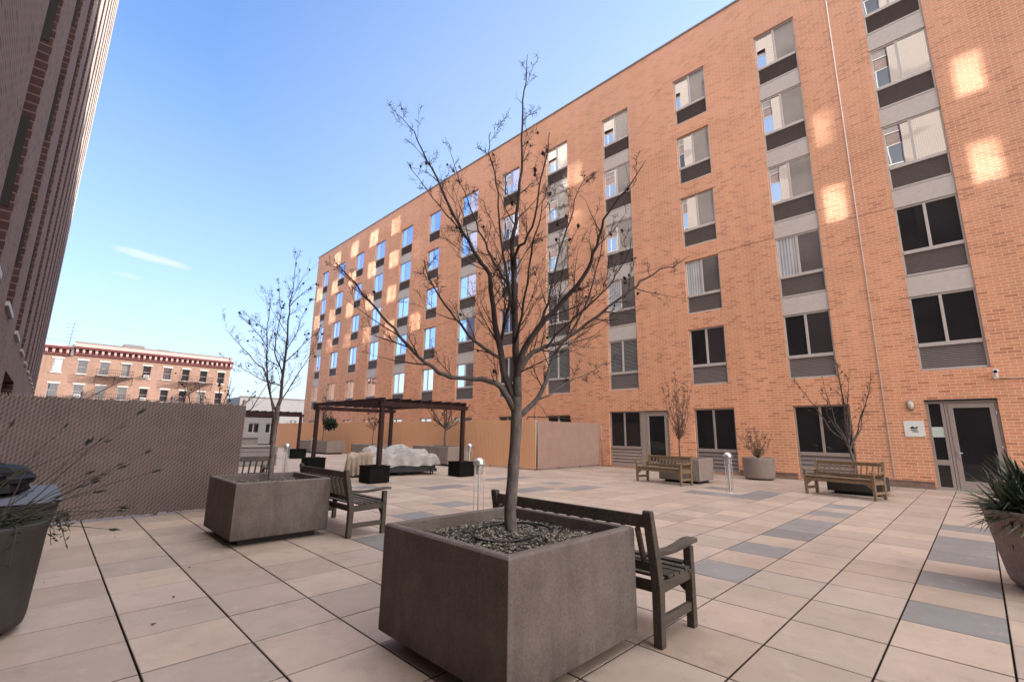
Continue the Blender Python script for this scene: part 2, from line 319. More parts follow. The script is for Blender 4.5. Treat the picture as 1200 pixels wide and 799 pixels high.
M_wood_tan = wood_mat('tan weathered teak', (.165, .108, .064), (.30, .205, .125))
M_pergola = wood_mat('mahogany stained wood', (.026, .010, .0095), (.05, .02, .017), .6)
M_black = mottled('black planter box', (.006, .006, .006), (.011, .011, .011), 5, .75, .2, 60, .1)
M_rubber = plain('black hose', (.012, .012, .012), .5)
M_slat_dk = mottled('brown privacy slat', (.165, .128, .12), (.225, .178, .166), 2, .6, .1, 60, .3, stain=.15)
M_wire_dk = plain('vinyl coated wire', (.36, .28, .26), .4, .2)
M_slat_tan = mottled('tan privacy slat', (.82, .46, .265), (.86, .50, .30), 2, .6, .1, 60, .3, stain=.12)
M_wire_tan = plain('tan wire', (.80, .50, .32), .4, .2)
M_slat_mv = mottled('mauve privacy slat', (.33, .225, .195), (.40, .28, .245), 2, .6, .1, 60, .3, stain=.35)
M_steel = plain('galvanised steel', (.30, .28, .27), .45, .6)
M_cloth = mottled('canvas cover', (.36, .34, .33), (.50, .48, .47), 3, .85, .35, 90, .15, stain=.15)
M_cloth_tan = mottled('tan canvas cover', (.36, .28, .22), (.45, .36, .29), 3, .85, .35, 90, .15, stain=.15)
M_leaf = plain('yucca leaf', (.035, .058, .035), .4, 0, .5, .5)
M_leaf2 = plain('yucca pale leaf', (.085, .11, .062), .45, 0, .5, .4)
M_leaf3 = plain('dry leaf', (.20, .15, .09), .8, 0, .2, .4)
M_mat = plain('dark trailing foliage', (.025, .033, .018), .7, 0, .3, .6)
M_stem = plain('dry stem', (.05, .045, .03), .8)
M_bin = mottled('charcoal bin', (.018, .018, .02), (.03, .03, .033), 4, .55, .2, 60, .4)
M_lid = plain('blue grey lid', (.13, .14, .18), .6, 0, .2)
M_bag, nt, b = new_mat('black plastic bag'); b.inputs['Base Color'].default_value = (.012, .012, .014, 1); b.inputs['Roughness'].default_value = .5; b.inputs['Specular IOR Level'].default_value = .12
M_cornice = plain('oxblood cornice', (.20, .052, .055), .6)
M_bracket = plain('pink bracket', (.62, .40, .36), .7)
M_sash = plain('white sash', (.70, .70, .70), .5)
M_lintel = plain('stone lintel', (.70, .62, .56), .8)
M_iron = plain('rusty iron', (.055, .028, .025), .8)
M_paper = plain('paper notice', (.60, .68, .62), .8, var=.08)
M_plaque = plain('plaque enamel', (.82, .82, .78), .6, var=.06)
M_plaque_ink = plain('plaque ink', (.05, .05, .05), .7)
M_lampglass = plain('frosted lamp', (.62, .58, .52), .3)
M_farwall = mottled('pale far wall', (.27, .25, .245), (.32, .30, .29), .3, .9, .1, 20, .1)
M_roof = plain('grey roof', (.24, .22, .21), .9)

# ------------------------------------------------------------------ world, sun
SUN = Vector((1.0, -.43, .405)).normalized()
ELEV = math.asin(SUN.z); AZ = math.atan2(SUN.x, SUN.y)      # clockwise from +Y
w = bpy.data.worlds.new('World'); scene.world = w; w.use_nodes = True
nt = w.node_tree; bg = nt.nodes['Background']
sky = nt.nodes.new('ShaderNodeTexSky'); sky.sky_type = 'NISHITA'; sky.sun_disc = False
sky.sun_elevation = ELEV; sky.sun_rotation = AZ; sky.altitude = 0; sky.air_density = 1.0; sky.dust_density = 1.2; sky.ozone_density = 1.6
tc = nt.nodes.new('ShaderNodeTexCoord')
# a small wisp of high cloud, fixed in the sky
wd = CLOUD_DIR
up_ = Vector((0, 0, 1)); rt_ = wd.cross(up_).normalized(); u2 = rt_.cross(wd)
def dotn(v):
    d = N(nt, 'ShaderNodeVectorMath', _operation='DOT_PRODUCT'); d.inputs[1].default_value = v; L(nt, tc.outputs['Generated'], d.inputs[0]); return d.outputs['Value']
def mth(op, a, b_=None):
    n = N(nt, 'ShaderNodeMath', _operation=op)
    for i, x in enumerate((a, b_)):
        if x is None: continue
        if isinstance(x, (int, float)): n.inputs[i].default_value = x
        else: L(nt, x, n.inputs[i])
    return n.outputs[0]
def wisp(cx, cy, wx, wy, slope, amt):
    x = mth('SUBTRACT', dotn(rt_), cx); y = mth('SUBTRACT', mth('SUBTRACT', dotn(u2), cy), mth('MULTIPLY', x, slope))
    a = mth('POWER', mth('DIVIDE', x, wx), 2.0); c_ = mth('POWER', mth('DIVIDE', y, wy), 2.0)
    g = mth('SUBTRACT', 1.0, mth('ADD', a, c_))
    nz = N(nt, 'ShaderNodeTexNoise', Scale=26.0, Detail=6, Roughness=.62)
    mp = mapping(nt, tc.outputs['Generated'], (1, 1, 3.5)); L(nt, mp, nz.inputs['Vector'])
    k = mth('MULTIPLY', mth('ADD', g, mth('MULTIPLY', mth('SUBTRACT', nz.outputs['Fac'], .5), 1.6)), amt)
    cl = N(nt, 'ShaderNodeClamp'); L(nt, k, cl.inputs[0]); cl.inputs[2].default_value = 1
    return mth('MULTIPLY', cl.outputs[0], mth('GREATER_THAN', dotn(wd), .5))
cm = mth('ADD', wisp(0, 0, .062, .008, -.1, .5), wisp(-.02, -.037, .022, .005, -.08, .25))
skyc = mixc(nt, 1.0, sky.outputs[0], SKY_TINT, 'MULTIPLY')
hz = ramp(nt, dotn((0, 0, 1)), [(0.0, .80), (.25, .34), (.6, .05), (1, .02)])
sunside = ramp(nt, dotn((.93, .36, .05)), [(.35, 0), (1.0, .55)])
skyh = mixc(nt, mth('MAXIMUM', hz, sunside), skyc, SKY_HAZE)
fin0 = mixc(nt, cm, skyh, SKY_CLOUD)
# added fill light: unseen sky brightened overhead and behind the camera
za = ramp(nt, dotn((0, 0, 1)), [(.82, 0), (.93, 1)]); zb = ramp(nt, dotn((.18, -.975, .13)), [(.2, 0), (.7, 1)])
fill_mask = mth('MAXIMUM', za, mth('MULTIPLY', zb, SKY_FILL_BACK))
fin = mixc(nt, fill_mask, fin0, SKY_FILL)
L(nt, fin, bg.inputs['Color']); bg.inputs['Strength'].default_value = SKY_STRENGTH
sl = bpy.data.lights.new('sun', 'SUN'); sl.energy = SUN_E; sl.angle = R(.5); sl.color = (1, .97, .92)
so = bpy.data.objects.new('sun', sl); col.objects.link(so); so.rotation_euler = (-SUN).to_track_quat('-Z', 'Y').to_euler(); so.location = (60, -26, 40)

# ------------------------------------------------------------------ camera
cam = bpy.data.cameras.new('camera'); co_ = bpy.data.objects.new('camera', cam); col.objects.link(co_); scene.camera = co_
PIT, ROL, YAW = .196435, .0128814, .783974
fw = Vector((math.sin(YAW) * math.cos(PIT), math.cos(YAW) * math.cos(PIT), math.sin(PIT)))
rt = Vector((math.cos(YAW), -math.sin(YAW), 0)); upv = rt.cross(fw)
r2 = rt * math.cos(ROL) + upv * math.sin(ROL); u3 = upv * math.cos(ROL) - rt * math.sin(ROL)
mw = Matrix((( r2.x, u3.x, -fw.x, 0), (r2.y, u3.y, -fw.y, 0), (r2.z, u3.z, -fw.z, 1.4), (0, 0, 0, 1)))
co_.matrix_world = mw
cam.sensor_width = 36; cam.lens = 537.554 / 1200 * 36; cam.clip_start = .05; cam.clip_end = 3000

cy = scene.cycles
cy.use_denoising = True
cy.caustics_reflective = True; cy.caustics_refractive = False; cy.blur_glossy = 0.0
cy.sample_clamp_indirect = 0.0 if False else 30.0
cy.max_bounces = 8; cy.diffuse_bounces = 4; cy.glossy_bounces = 4
cy.use_guiding = GUIDE
try:
    cy.use_surface_guiding = True; cy.use_volume_guiding = False; cy.guiding_training_samples = 64
except Exception: pass
scene.view_settings.view_transform = 'Standard'; scene.view_settings.look = 'None'; scene.view_settings.exposure = 0; scene.view_settings.gamma = 1

# ------------------------------------------------------------------ ground and paving
m_ground = mottled('dark bedding', (.03, .027, .026), (.06, .055, .05), .8, .95, .1, 20, .05)
g = MB(); g.quad((-1500, -1500, -.06), (1500, -1500, -.06), (1500, 1500, -.06), (-1500, 1500, -.06)); struct(g.build('ground', m_ground))

m_tile, nt, b = new_mat('paving tile'); co = objco(nt)
at = nt.nodes.new('ShaderNodeAttribute'); at.attribute_name = 'tile'
blot = noise_tex(nt, co, 1.6, 6, .65); gr = noise_tex(nt, co, 140, 3, .7); big = noise_tex(nt, co, .35, 4, .6)
c = mixc(nt, .55, at.outputs['Color'], ramp(nt, blot, [(.3, .72), (.68, 1.08)]), 'MULTIPLY')
c = mixc(nt, .5, c, ramp(nt, big, [(.3, .78), (.7, 1.08)]), 'MULTIPLY')
c = mixc(nt, .35, c, ramp(nt, gr, [(.3, .62), (.7, 1.12)]), 'MULTIPLY')
st = ramp(nt, noise_tex(nt, mapping(nt, co, (3, 3, 3), loc=(4, 2, 0)), 1.3, 7, .7), [(.54, 0), (.75, .5)])
c = mixc(nt, st, c, (.20, .15, .125))
st2 = ramp(nt, noise_tex(nt, mapping(nt, co, (1, 1, 1), loc=(9, 4, 0)), 4.5, 6, .75), [(.56, 0), (.75, .5)])
c = mixc(nt, st2, c, (.50, .42, .365))
L(nt, c, b.inputs['Base Color']); b.inputs['Roughness'].default_value = .62; b.inputs['Specular IOR Level'].default_value = .35
bump(nt, b, gr, .12, .002)
xs = [-.68, -.02, .6, 1.2, 1.8, 2.42, 3.06, 3.69, 4.33, 4.97, 5.61, 6.26, 6.91]
while xs[-1] < 17.0: xs.append(xs[-1] + .642)
xs[-1] = 17.66
ys = [.03 + .6 * k for k in range(-12, 76)]
grey = set()
def gy(x0, x1, y0, y1):
    for i in range(len(xs) - 1):
        for j in range(len(ys) - 1):
            cx = (xs[i] + xs[i + 1]) / 2; cyy = (ys[j] + ys[j + 1]) / 2
            if x0 < cx < x1 and y0 < cyy < y1: grey.add((i, j))
for r in [(4.97, 5.61, 0, .65), (6.26, 6.91, 0, .65), (7.5, 9.5, 0, .65), (10.1, 10.8, 0, .65),
          (4.9, 5.6, 1.8, 2.45), (6.2, 6.95, 1.8, 2.45), (7.5, 9.55, 1.8, 2.45), (10.15, 10.8, 1.8, 2.45), (11.4, 12.1, 1.8, 2.45),
          (11.4, 13.4, 3.6, 4.2), (11.4, 12.0, 3.6, 5.5), (12.6, 13.4, 4.8, 5.5), (3.06, 3.69, 5.4, 6.0), (3.06, 3.69, 4.8, 5.4),
          (4.4, 5.0, 6.6, 7.25), (5.6, 6.3, 7.2, 7.85), (6.9, 8.3, 9.6, 10.25), (5.6, 6.3, 10.8, 11.4), (8.2, 9.4, 7.8, 8.4), (9.4, 10.8, 7.2, 7.8), (10.2, 10.8, 8.4, 9.0),
          (7.5, 8.9, 13.2, 13.8), (4.3, 5.0, 12.0, 13.2), (9.4, 11.3, 10.2, 10.8)]: gy(*r)
pv = MB(); tc_cols = []
rnd = random.Random(3)
for i in range(len(xs) - 1):
    for j in range(len(ys) - 1):
        x0, x1, y0, y1 = xs[i], xs[i + 1], ys[j], ys[j + 1]
        cx, cyy = (x0 + x1) / 2, (y0 + y1) / 2
        gx, gyy = (.0056, .0058) if cyy > cx else (.0058, .0056)
        x0 += gx; x1 -= gx; y0 += gyy; y1 -= gyy
        e = .0035; zt = rnd.uniform(-.0012, .0012); t1 = rnd.uniform(-.0012, .0012)
        v = [(x0, y0, -.05), (x1, y0, -.05), (x1, y1, -.05), (x0, y1, -.05), (x0, y0, zt - e), (x1, y0, zt - e), (x1, y1, zt - e), (x0, y1, zt - e),
             (x0 + e, y0 + e, zt + t1), (x1 - e, y0 + e, zt), (x1 - e, y1 - e, zt - t1), (x0 + e, y1 - e, zt)]
        f = [(8, 9, 10, 11)] + [(a, (a + 1) % 4, (a + 1) % 4 + 4, a + 4) for a in range(4)] + [(a + 4, (a + 1) % 4 + 4, (a + 1) % 4 + 8, a + 8) for a in range(4)]
        pv.add(v, f)
        k = rnd.uniform(.85, 1.08)
        if (i, j) in grey: cc = (.235 * k, .225 * k, .228 * k)
        else:
            wv = rnd.random(); cc = ((.43 + .02 * wv) * k, (.346 + .004 * wv) * k, (.296 - .012 * wv) * k)
        dk = tuple(q * .22 for q in cc); tc_cols += [cc] + [dk] * 4 + [tuple(q * .8 for q in cc)] * 4
pav = pv.build('courtyard_paving', m_tile)
ca = pav.data.color_attributes.new('tile', 'FLOAT_COLOR', 'CORNER')
buf = []
for p in pav.data.polygons: buf += list((*tc_cols[p.index], 1)) * p.loop_total
ca.data.foreach_set('color', buf)
struct(pav)

# ------------------------------------------------------------------ right apartment building
FX = 17.73; ROOF = 19.05
cols_ = [  # (y_right, y_left, spandrel)
    (-.46, .98, True), (2.96, 4.36, True), (6.35, 7.74, False), (10.05, 11.53, True), (13.76, 15.25, True), (17.35, 18.8, False),
    (21.05, 22.75, True), (25.15, 26.55, False), (28.7, 30.35, True), (32.8, 34.4, True), (36.45, 37.95, False), (40.1, 41.7, False), (43.75, 45.1, True)]
tops = [5.53, 8.40, 11.25, 14.12, 16.98]; UH = 2.24
YN, YF = -24.0, 46.6
bld = thing('apartment_building', 'six storey orange brick apartment block with columns of windows right of the courtyard', 'building', (FX, 0, 0))
def wall_mesh(mb, rects, x, y0, y1, z0, z1, depth, mi=0, mrev=0, nx=-1):
    by = sorted({y0, y1, *[r[0] for r in rects], *[r[1] for r in rects]}); bz = sorted({z0, z1, *[r[2] for r in rects], *[r[3] for r in rects]})
    for i in range(len(by) - 1):
        cyy = (by[i] + by[i + 1]) / 2
        # merge vertical runs
        run = None
        for j in range(len(bz)):
            solid = False
            if j < len(bz) - 1:
                cz = (bz[j] + bz[j + 1]) / 2
                solid = not any(r[0] < cyy < r[1] and r[2] < cz < r[3] for r in rects)
            if solid and run is None: run = bz[j]
            if not solid and run is not None:
                a, b_ = by[i], by[i + 1]
                q = [(x, a, run), (x, b_, run), (x, b_, bz[j]), (x, a, bz[j])]
                if nx < 0: q.reverse()
                mb.add(q, [(0, 1, 2, 3)], mi); run = None
    xd = x - nx * depth
    for (a, b_, c0, c1) in rects:
        for q in ([(x, a, c0), (x, a, c1), (xd, a, c1), (xd, a, c0)], [(x, b_, c0), (xd, b_, c0), (xd, b_, c1), (x, b_, c1)],
                  [(x, a, c1), (x, b_, c1), (xd, b_, c1), (xd, a, c1)], [(x, a, c0), (xd, a, c0), (xd, b_, c0), (x, b_, c0)]):
            if nx > 0: q = q[::-1]
            mb.add(q, [(0, 1, 2, 3)], mrev)
rects = []
for k, (a, b_, sp) in enumerate(cols_):
    if sp: rects.append((a, b_, tops[0] - UH, tops[-1]))
    else: rects += [(a, b_, t - UH, t) for t in tops]
gf = [(2.76, 4.34, .04, 2.40), (6.22, 7.74, .04, 2.38), (8.78, 11.58, .04, 2.36), (-.46, 1.0, .0, 2.46)] + [(c[0], c[1], .06, 2.25) for c in cols_[4:]]
rects += gf
mb = MB(); wall_mesh(mb, rects, 0, YN, YF, 0, ROOF, .16)
wl = mb.build('wall', M_brickR, bld)
mb = MB()
mb.add([(0, YF, 0), (13, YF, 0), (13, YF, ROOF), (0, YF, ROOF)], [(3, 2, 1, 0)])
mb.add([(0, YN, 0), (13, YN, 0), (13, YN, ROOF), (0, YN, ROOF)], [(0, 1, 2, 3)])
mb.build('end_wall', M_brickR2, bld)
mb = MB(); mb.quad((0, YN, ROOF - .3), (18, YN, ROOF - .3), (18, YF, ROOF - .3), (0, YF, ROOF - .3)); mb.quad((13, YF, 0), (13, YN, 0), (13, YN, ROOF), (13, YF, ROOF)); mb.build('roof', M_roof, bld)
mb = MB(); mb.box(-.035, .30, YN, YF + .03, ROOF, ROOF + .09); mb.build('coping', M_louvre, bld, .01)
mb = MB(); mb.box(10, 18, YN, 38, ROOF - .2, 27.5); mb.build('penthouse', M_brickR2, bld)
mb = MB(); 
for y in (23.2, 23.9): mb.tube([(.15, y, ROOF, .03), (.15, y, ROOF + .3, .03), (.05, y, ROOF + .42, .10), (-.02, y, ROOF + .42, .10)], 8)
mb.build('roof_vent', M_louvre, bld)
mb = MB(); mb.box(.3, .34, YN, YF, 0, ROOF - .31); mb.build('interior', M_dark, bld)
mb = MB()   # thin expansion joints across the brick
edges = sorted(cols_, key=lambda c: c[0]); prev = YN
for (a, b_, s) in edges + [(YF, YF, 0)]:
    mb.box(-.004, .001, prev, a - .002, 8.438, 8.45); prev = b_ + .002
mb.build('expansion_joint', M_louvre, bld)
mb = MB(); mb.tube([(-.03, 1.9, .25, .014), (-.03, 1.9, ROOF - .2, .014)], 8)
mb.build('conduit', M_white, bld)
mb = MB()
segs = [(YN, -.5), (1.04, 2.72), (4.38, 6.18), (7.78, 8.74)]
for a, b_ in segs: mb.box(-.07, -.002, a, b_, -.02, .17); mb.box(-.085, -.002, a, b_, .173, .20)
mb.build('base_kerb', wood_mat('weathered kerb timber', (.20, .13, .10), (.30, .20, .16), .8, (18, 1.5, 18)), bld)

# window unit (origin at right bottom corner), built once per width
def window(a, b_, z0, z1, mats, sol=False, frame=None, fr2=None):
    """children of the building: window > pane, louvre"""
    w_ = b_ - a; h = z1 - z0; fx = .075
    gb = z0 + .33 * h + .04                       # bottom of glass
    f = MB(); F = .055
    f.box(fx, fx + .06, a, b_, z1 - F, z1); f.box(fx, fx + .06, a, a + F, z0, z1 - F - .001); f.box(fx, fx + .06, b_ - F, b_, z0, z1 - F - .001)
    ym = a + w_ * .52
    f.box(fx - .012, fx + .055, ym - .036, ym + .036, gb, z1 - F - .001)
    f.box(fx - .02, fx + .06, a + F + .001, b_ - F - .001, gb - .075, gb - .001)
    f.box(fx - .008, fx + .05, a + F + .001, b_ - F - .001, gb + .001, gb + .035)
    f.box(fx - .03, fx + .06, a + F + .001, b_ - F - .001, z0 + .001, z0 + .06)
    wn = f.build('window', frame or M_frame_lt, bld, .004)
    p = MB()
    p.add([(fx + .035, ym, gb), (fx + .035, ym, z1 - F), (fx + .035, b_ - F, z1 - F), (fx + .035, b_ - F, gb)], [(3, 2, 1, 0)], 0)
    p.add([(fx + .022, a + F, gb), (fx + .022, a + F, z1 - F), (fx + .022, ym, z1 - F), (fx + .022, ym, gb)], [(3, 2, 1, 0)], 1)
    p.build('pane', list(mats), wn)
    l = MB(); n = 13 if not sol else 5
    zz0, zz1 = z0 + .065, gb - .08; st = (zz1 - zz0) / n
    l.quad((fx + .05, a + F, zz0), (fx + .05, b_ - F, zz0), (fx + .05, b_ - F, zz1), (fx + .05, a + F, zz1))
    for i in range(n):
        z = zz0 + st * i
        l.add([(fx + .005, a + F, z), (fx + .005, b_ - F, z), (fx + .038, b_ - F, z + st * .8), (fx + .038, a + F, z + st * .8)], [(0, 1, 2, 3)])
        l.add([(fx + .005, a + F, z), (fx + .005, b_ - F, z), (fx + .012, b_ - F, z - .006), (fx + .012, a + F, z - .006)], [(0, 1, 2, 3)])
    l.build('louvre', fr2 or M_louvre, wn)
rw = random.Random(11)
for ci, (a, b_, sp) in enumerate(cols_):
    for fi, t in enumerate(tops):
        left, right = M_glass, M_screen
        if fi == 0: left, right = M_glass_low, M_screen_dk
        if fi == 1 and ci in (1, 2): left, right = M_curtain, M_screen
        if fi == 1 and ci == 3: left, right = M_curtain, M_screen
        if fi == 0 and ci in (3, 4): left, right = M_blind, M_blind
        if ci == 0: left, right = (M_glass, M_glass) if fi > 1 else (M_glass_low, M_glass_low)
        if ci == 0 and fi == 2: left, right = M_glass, M_glass
        if ci >= 5 and fi > 0: left = M_glass_blue; right = M_screen_blue if rw.random() < .75 else M_glass_blue
        window(a, b_, t - UH, t, (left, right), fr2=M_louvre_lt if fi < 1 else M_louvre)
        if sp and fi < 4:
            s_ = MB(); s_.box(.045, .14, a + .002, b_ - .002, t + .004, tops[fi + 1] - UH - .03); s_.box(.05, .13, a + .003, b_ - .003, tops[fi + 1] - UH - .022, tops[fi + 1] - UH - .004)
            s_.build('spandrel_panel', M_spandrel, bld, .004)
for k, (a, b_, z0, z1) in enumerate(gf):
    if k == 3: continue
    if k == 2:
        window(a + 1.28, b_, z0, z1, (M_glass_low, M_glass_low), True, M_frame, M_frame); continue
    window(a, b_, z0, z1, (M_glass_low, M_glass_low), True, M_frame, M_louvre_lt if k < 4 else M_louvre)
def door(a, b_, z0, z1, left_handle):
    f = MB(); fx = .06
    f.box(fx, fx + .06, a, b_, z1 - .07, z1); f.box(fx, fx + .06, a, a + .06, z0, z1 - .071); f.box(fx, fx + .06, b_ - .06, b_, z0, z1 - .071)
    d = f.build('door', M_frame, bld, .005)
    lf = MB(); i0, i1 = a + .065, b_ - .065
    lf.box(fx - .01, fx + .04, i0, i0 + .11, z0 + .012, z1 - .08); lf.box(fx - .01, fx + .04, i1 - .11, i1, z0 + .012, z1 - .08)
    lf.box(fx - .01, fx + .04, i0 + .111, i1 - .111, z1 - .20, z1 - .08); lf.box(fx - .01, fx + .04, i0 + .111, i1 - .111, z0 + .012, z0 + .26)
    lf.build('door_leaf', M_frame, d, .004)
    p = MB(); p.add([(fx + .015, i0 + .1, z0 + .25), (fx + .015, i1 - .1, z0 + .25), (fx + .015, i1 - .1, z1 - .19), (fx + .015, i0 + .1, z1 - .19)], [(0, 1, 2, 3)]); p.build('pane', M_glass_low, d)
    h = MB(); hy = i1 - .055
    h.box(fx - .022, fx - .011, hy - .02, hy + .02, z0 + .88, z0 + 1.12); h.tube([(fx - .02, hy, z0 + 1.0, .01), (fx - .07, hy, z0 + 1.0, .01), (fx - .07, hy - .10, z0 + 1.0, .01)], 8); h.build('handle', M_alu, d)
    k_ = MB()
    for zz in (.3, 1.1, 2.0): k_.tube([(fx - .014, a + .063, z0 + zz, .012), (fx - .014, a + .063, z0 + zz + .11, .012)], 8)
    k_.build('hinge', M_alu, d)
door(-.46, .60, .0, 2.42, True)
door(8.82, 9.86, .05, 2.34, True)
s_ = MB(); a, b_ = .61, 1.0
s_.box(.06, .12, a, b_, 2.35, 2.42); s_.box(.06, .12, b_ - .07, b_, 0, 2.349); s_.box(.06, .12, a, a + .07, 0, 2.349); s_.box(.06, .12, a + .071, b_ - .071, .66, .80); s_.box(.06, .12, a + .071, b_ - .071, 0, .07)
sd = s_.build('sidelight', M_frame, bld, .004)
p = MB(); p.add([(.085, a + .06, .06), (.085, b_ - .06, .06), (.085, b_ - .06, 2.36), (.085, a + .06, 2.36)], [(0, 1, 2, 3)]); p.build('pane', M_glass_low, sd)
p = MB(); p.box(.074, .08, .675, .935, 1.42, 1.70); p.build('notice', M_paper, sd)
s_ = MB(); s_.box(-.012, .13, -.46, 1.0, 2.422, 2.458); s_.build('door_head', M_dark, bld)
s_ = MB(); s_.box(.055, .125, 9.862, 10.055, .04, 2.36); s_.build('mullion_post', M_frame, bld, .004)
# door threshold
s_ = MB(); s_.box(-.05, .14, -.46, 1.0, -.03, .012); s_.build('threshold', M_alu, bld, .003)

# things fixed on the wall
t = thing('wall_lamp', 'oval frosted bulkhead lamp on the brick above the white plaque', 'lamp', (FX, 1.30, 2.32))
m_ = MB(); m_.lathe([(.085, 0), (.09, .02), (.085, .035)], n=20, cap0=True, cap1=True); o = m_.build('backplate', M_steel, t); o.rotation_euler = (0, R(-90), 0); o.scale = (1.6, 1, 1); o.location = (-.001, 0, 0)
m_ = MB(); m_.lathe([(.078, .036), (.076, .07), (.06, .10), (.03, .118), (.0005, .122)], n=20); o = m_.build('diffuser', M_lampglass, t); o.rotation_euler = (0, R(-90), 0); o.scale = (1.6, 1, 1)
m_ = MB(); m_.lathe([(.084, .05), (.088, .058), (.084, .066)], n=20); o = m_.build('guard', M_steel, t); o.rotation_euler = (0, R(-90), 0); o.scale = (1.6, 1, 1)
t = thing('plaque', 'white square enamel plaque with a dark emblem left of the glass door', 'sign', (FX, 1.30, 1.65))
m_ = MB(); m_.box(-.02, -.002, -.225, .225, -.225, .225); m_.build('board', M_plaque, t, .004)
m_ = MB()   # small dark roof-and-waves emblem
for pts in ([(-.10, .03), (-.03, .07), (.02, .03), (.09, .075), (.06, -.005), (-.07, -.01)], [(-.09, -.03), (.07, -.035), (.09, -.055), (.0, -.065), (-.085, -.05)], [(-.06, -.075), (.08, -.08), (.085, -.10), (-.05, -.095)]):
    m_.add([(-.0225, -y, z) for y, z in pts], [tuple(range(len(pts)))])
m_.build('emblem', M_plaque_ink, t)
m_ = MB()
for q in ((-.20, -.20), (.20, -.20), (-.20, .20), (.20, .20)): m_.ball((-.021, q[0], q[1]), .01, 8, 4)
m_.build('screw', M_steel, t)
t = thing('security_camera', 'small white dome camera on the brick above the glass door', 'camera', (FX, -.52, 2.98))
m_ = MB(); m_.box(-.16, -.002, -.045, .045, -.02, .03); m_.tube([(-.13, 0, .0, .035), (-.13, 0, .14, .045)], 12); m_.build('bracket', M_white, t, .004)
m_ = MB(); m_.lathe([(.062, 0), (.07, .03), (.07, .06), (.05, .075)], (-.13, 0, .141), 16, cap1=True, cap0=True); m_.build('housing', M_white, t)
m_ = MB(); m_.ball((-.175, 0, .165), .042, 12, 8); m_.build('lens', M_black, t)
m_ = MB(); m_.tube([(-.02, -.05, -.01, .012), (-.02, -.25, -.03, .012), (-.02, -3.0, -.04, .012)], 8); m_.build('cable', M_steel, t)

# ------------------------------------------------------------------ left building (camera stands close to it)
LX = -.80; LT = 33.0; LT2 = 43.0; YS = 33.0
lb = thing('tower_building', 'tall mauve brick building with recessed window bays rising along the left edge', 'building', (LX, 0, 0))
YL0, YL1 = -10.5, 45.0
bays = [11.75 + 3.56 * k for k in range(-6, 9)]
BW = 1.52; BZ0 = 3.46; RD = .30
wz = [4.62 + 2.85 * k for k in range(13)]; WH = 1.42
TOPS = {y: (LT if y + BW < YS else LT2) - 1.0 for y in bays}
BZ = {y: (12.5 if y < 7.5 else BZ0) for y in bays}
rects = [(y, y + BW, BZ[y], TOPS[y]) for y in bays] + [(15.2, 19.5, 0, 2.62)]
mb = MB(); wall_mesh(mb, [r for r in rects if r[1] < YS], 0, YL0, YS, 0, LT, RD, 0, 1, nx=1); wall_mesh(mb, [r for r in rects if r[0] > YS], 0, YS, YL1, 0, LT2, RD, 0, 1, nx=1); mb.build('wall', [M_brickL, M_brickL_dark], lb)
mb = MB()
for ya, yb, tt in ((YL0, YS, LT), (YS, YL1, LT2)):
    mb.add([(0, yb, 0), (-14, yb, 0), (-14, yb, tt), (0, yb, tt)], [(0, 1, 2, 3)]); mb.add([(0, ya, LT - 1 if ya == YS else 0), (-14, ya, LT - 1 if ya == YS else 0), (-14, ya, tt), (0, ya, tt)], [(3, 2, 1, 0)])
    mb.add([(-14, ya, 0), (-14, yb, 0), (-14, yb, tt), (-14, ya, tt)], [(3, 2, 1, 0)]); mb.quad((-14, ya, tt), (0, ya, tt), (0, yb, tt), (-14, yb, tt))
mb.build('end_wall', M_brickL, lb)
mb = MB(); mb.box(-.02, .05, YL0, YS, LT + .002, LT + .12); mb.box(-.02, .05, YS + .01, YL1, LT2 + .002, LT2 + .12); mb.build('coping', M_louvre, lb)
# spandrels inside the bays, one part per bay
for y in bays:
    m_ = MB(); zs = [BZ[y]] + [q for z in wz if z - .7 > BZ[y] and z + WH < TOPS[y] - .1 for q in (z - .62, z + WH)] + [TOPS[y]]
    for i in range(0, len(zs), 2):
        m_.quad((-RD + .04, y, zs[i]), (-RD + .04, y + BW, zs[i]), (-RD + .04, y + BW, zs[i + 1]), (-RD + .04, y, zs[i + 1]))
    m_.build('bay_spandrel', M_brickL_spandrel, lb)
m_ = MB()
for y in bays: m_.box(-.03, .045, y - .03, y + BW + .03, BZ0 - .10, BZ0 - .003)
for k, y in enumerate(bays):
    s_ = MB(); s_.box(-.10, .05, y + .03, y + BW - .03, BZ[y] + .003, BZ[y] + .09); s_.build('sill', M_steel, lb, .006)
mb = MB(); mb.quad((-.5, 15.2, 0), (-.5, 19.5, 0), (-.5, 19.5, 2.62), (-.5, 15.2, 2.62)); mb.build('garage_opening', M_dark, lb)

def lwin_mesh(w_=BW, h=WH):
    f = MB(); x = -RD + .045
    z0 = -.62
    f.box(x, x + .05, 0, w_, h - .06, h - .002); f.box(x, x + .05, 0, .05, z0, h - .061); f.box(x, x + .05, w_ - .05, w_, z0, h - .061)
    f.box(x, x + .055, .051, w_ - .051, -.07, .03); f.box(x, x + .052, .051, w_ - .051, z0 + .002, z0 + .06); f.box(x, x + .055, w_ / 2 - .035, w_ / 2 + .035, .031, h - .061)
    f.quad((x + .01, .05, z0), (x + .01, w_ - .05, z0), (x + .01, w_ - .05, -.07), (x + .01, .05, -.07), 1)
    f.box(-RD + .002, -.05, w_ - .012, w_ - .003, -.05, h, 2); f.box(-RD + .002, -.05, .003, .012, -.05, h, 2)
    return f
def lpane(mb, x, ya, yb, z0, z1): mb.add([(x, ya, z0), (x, yb, z0), (x, yb, z1), (x, ya, z1)], [(0, 1, 2, 3)])
xg = -RD + .07
wproto = None; rest = MB(); restp = MB(); restd = MB(); made = 0
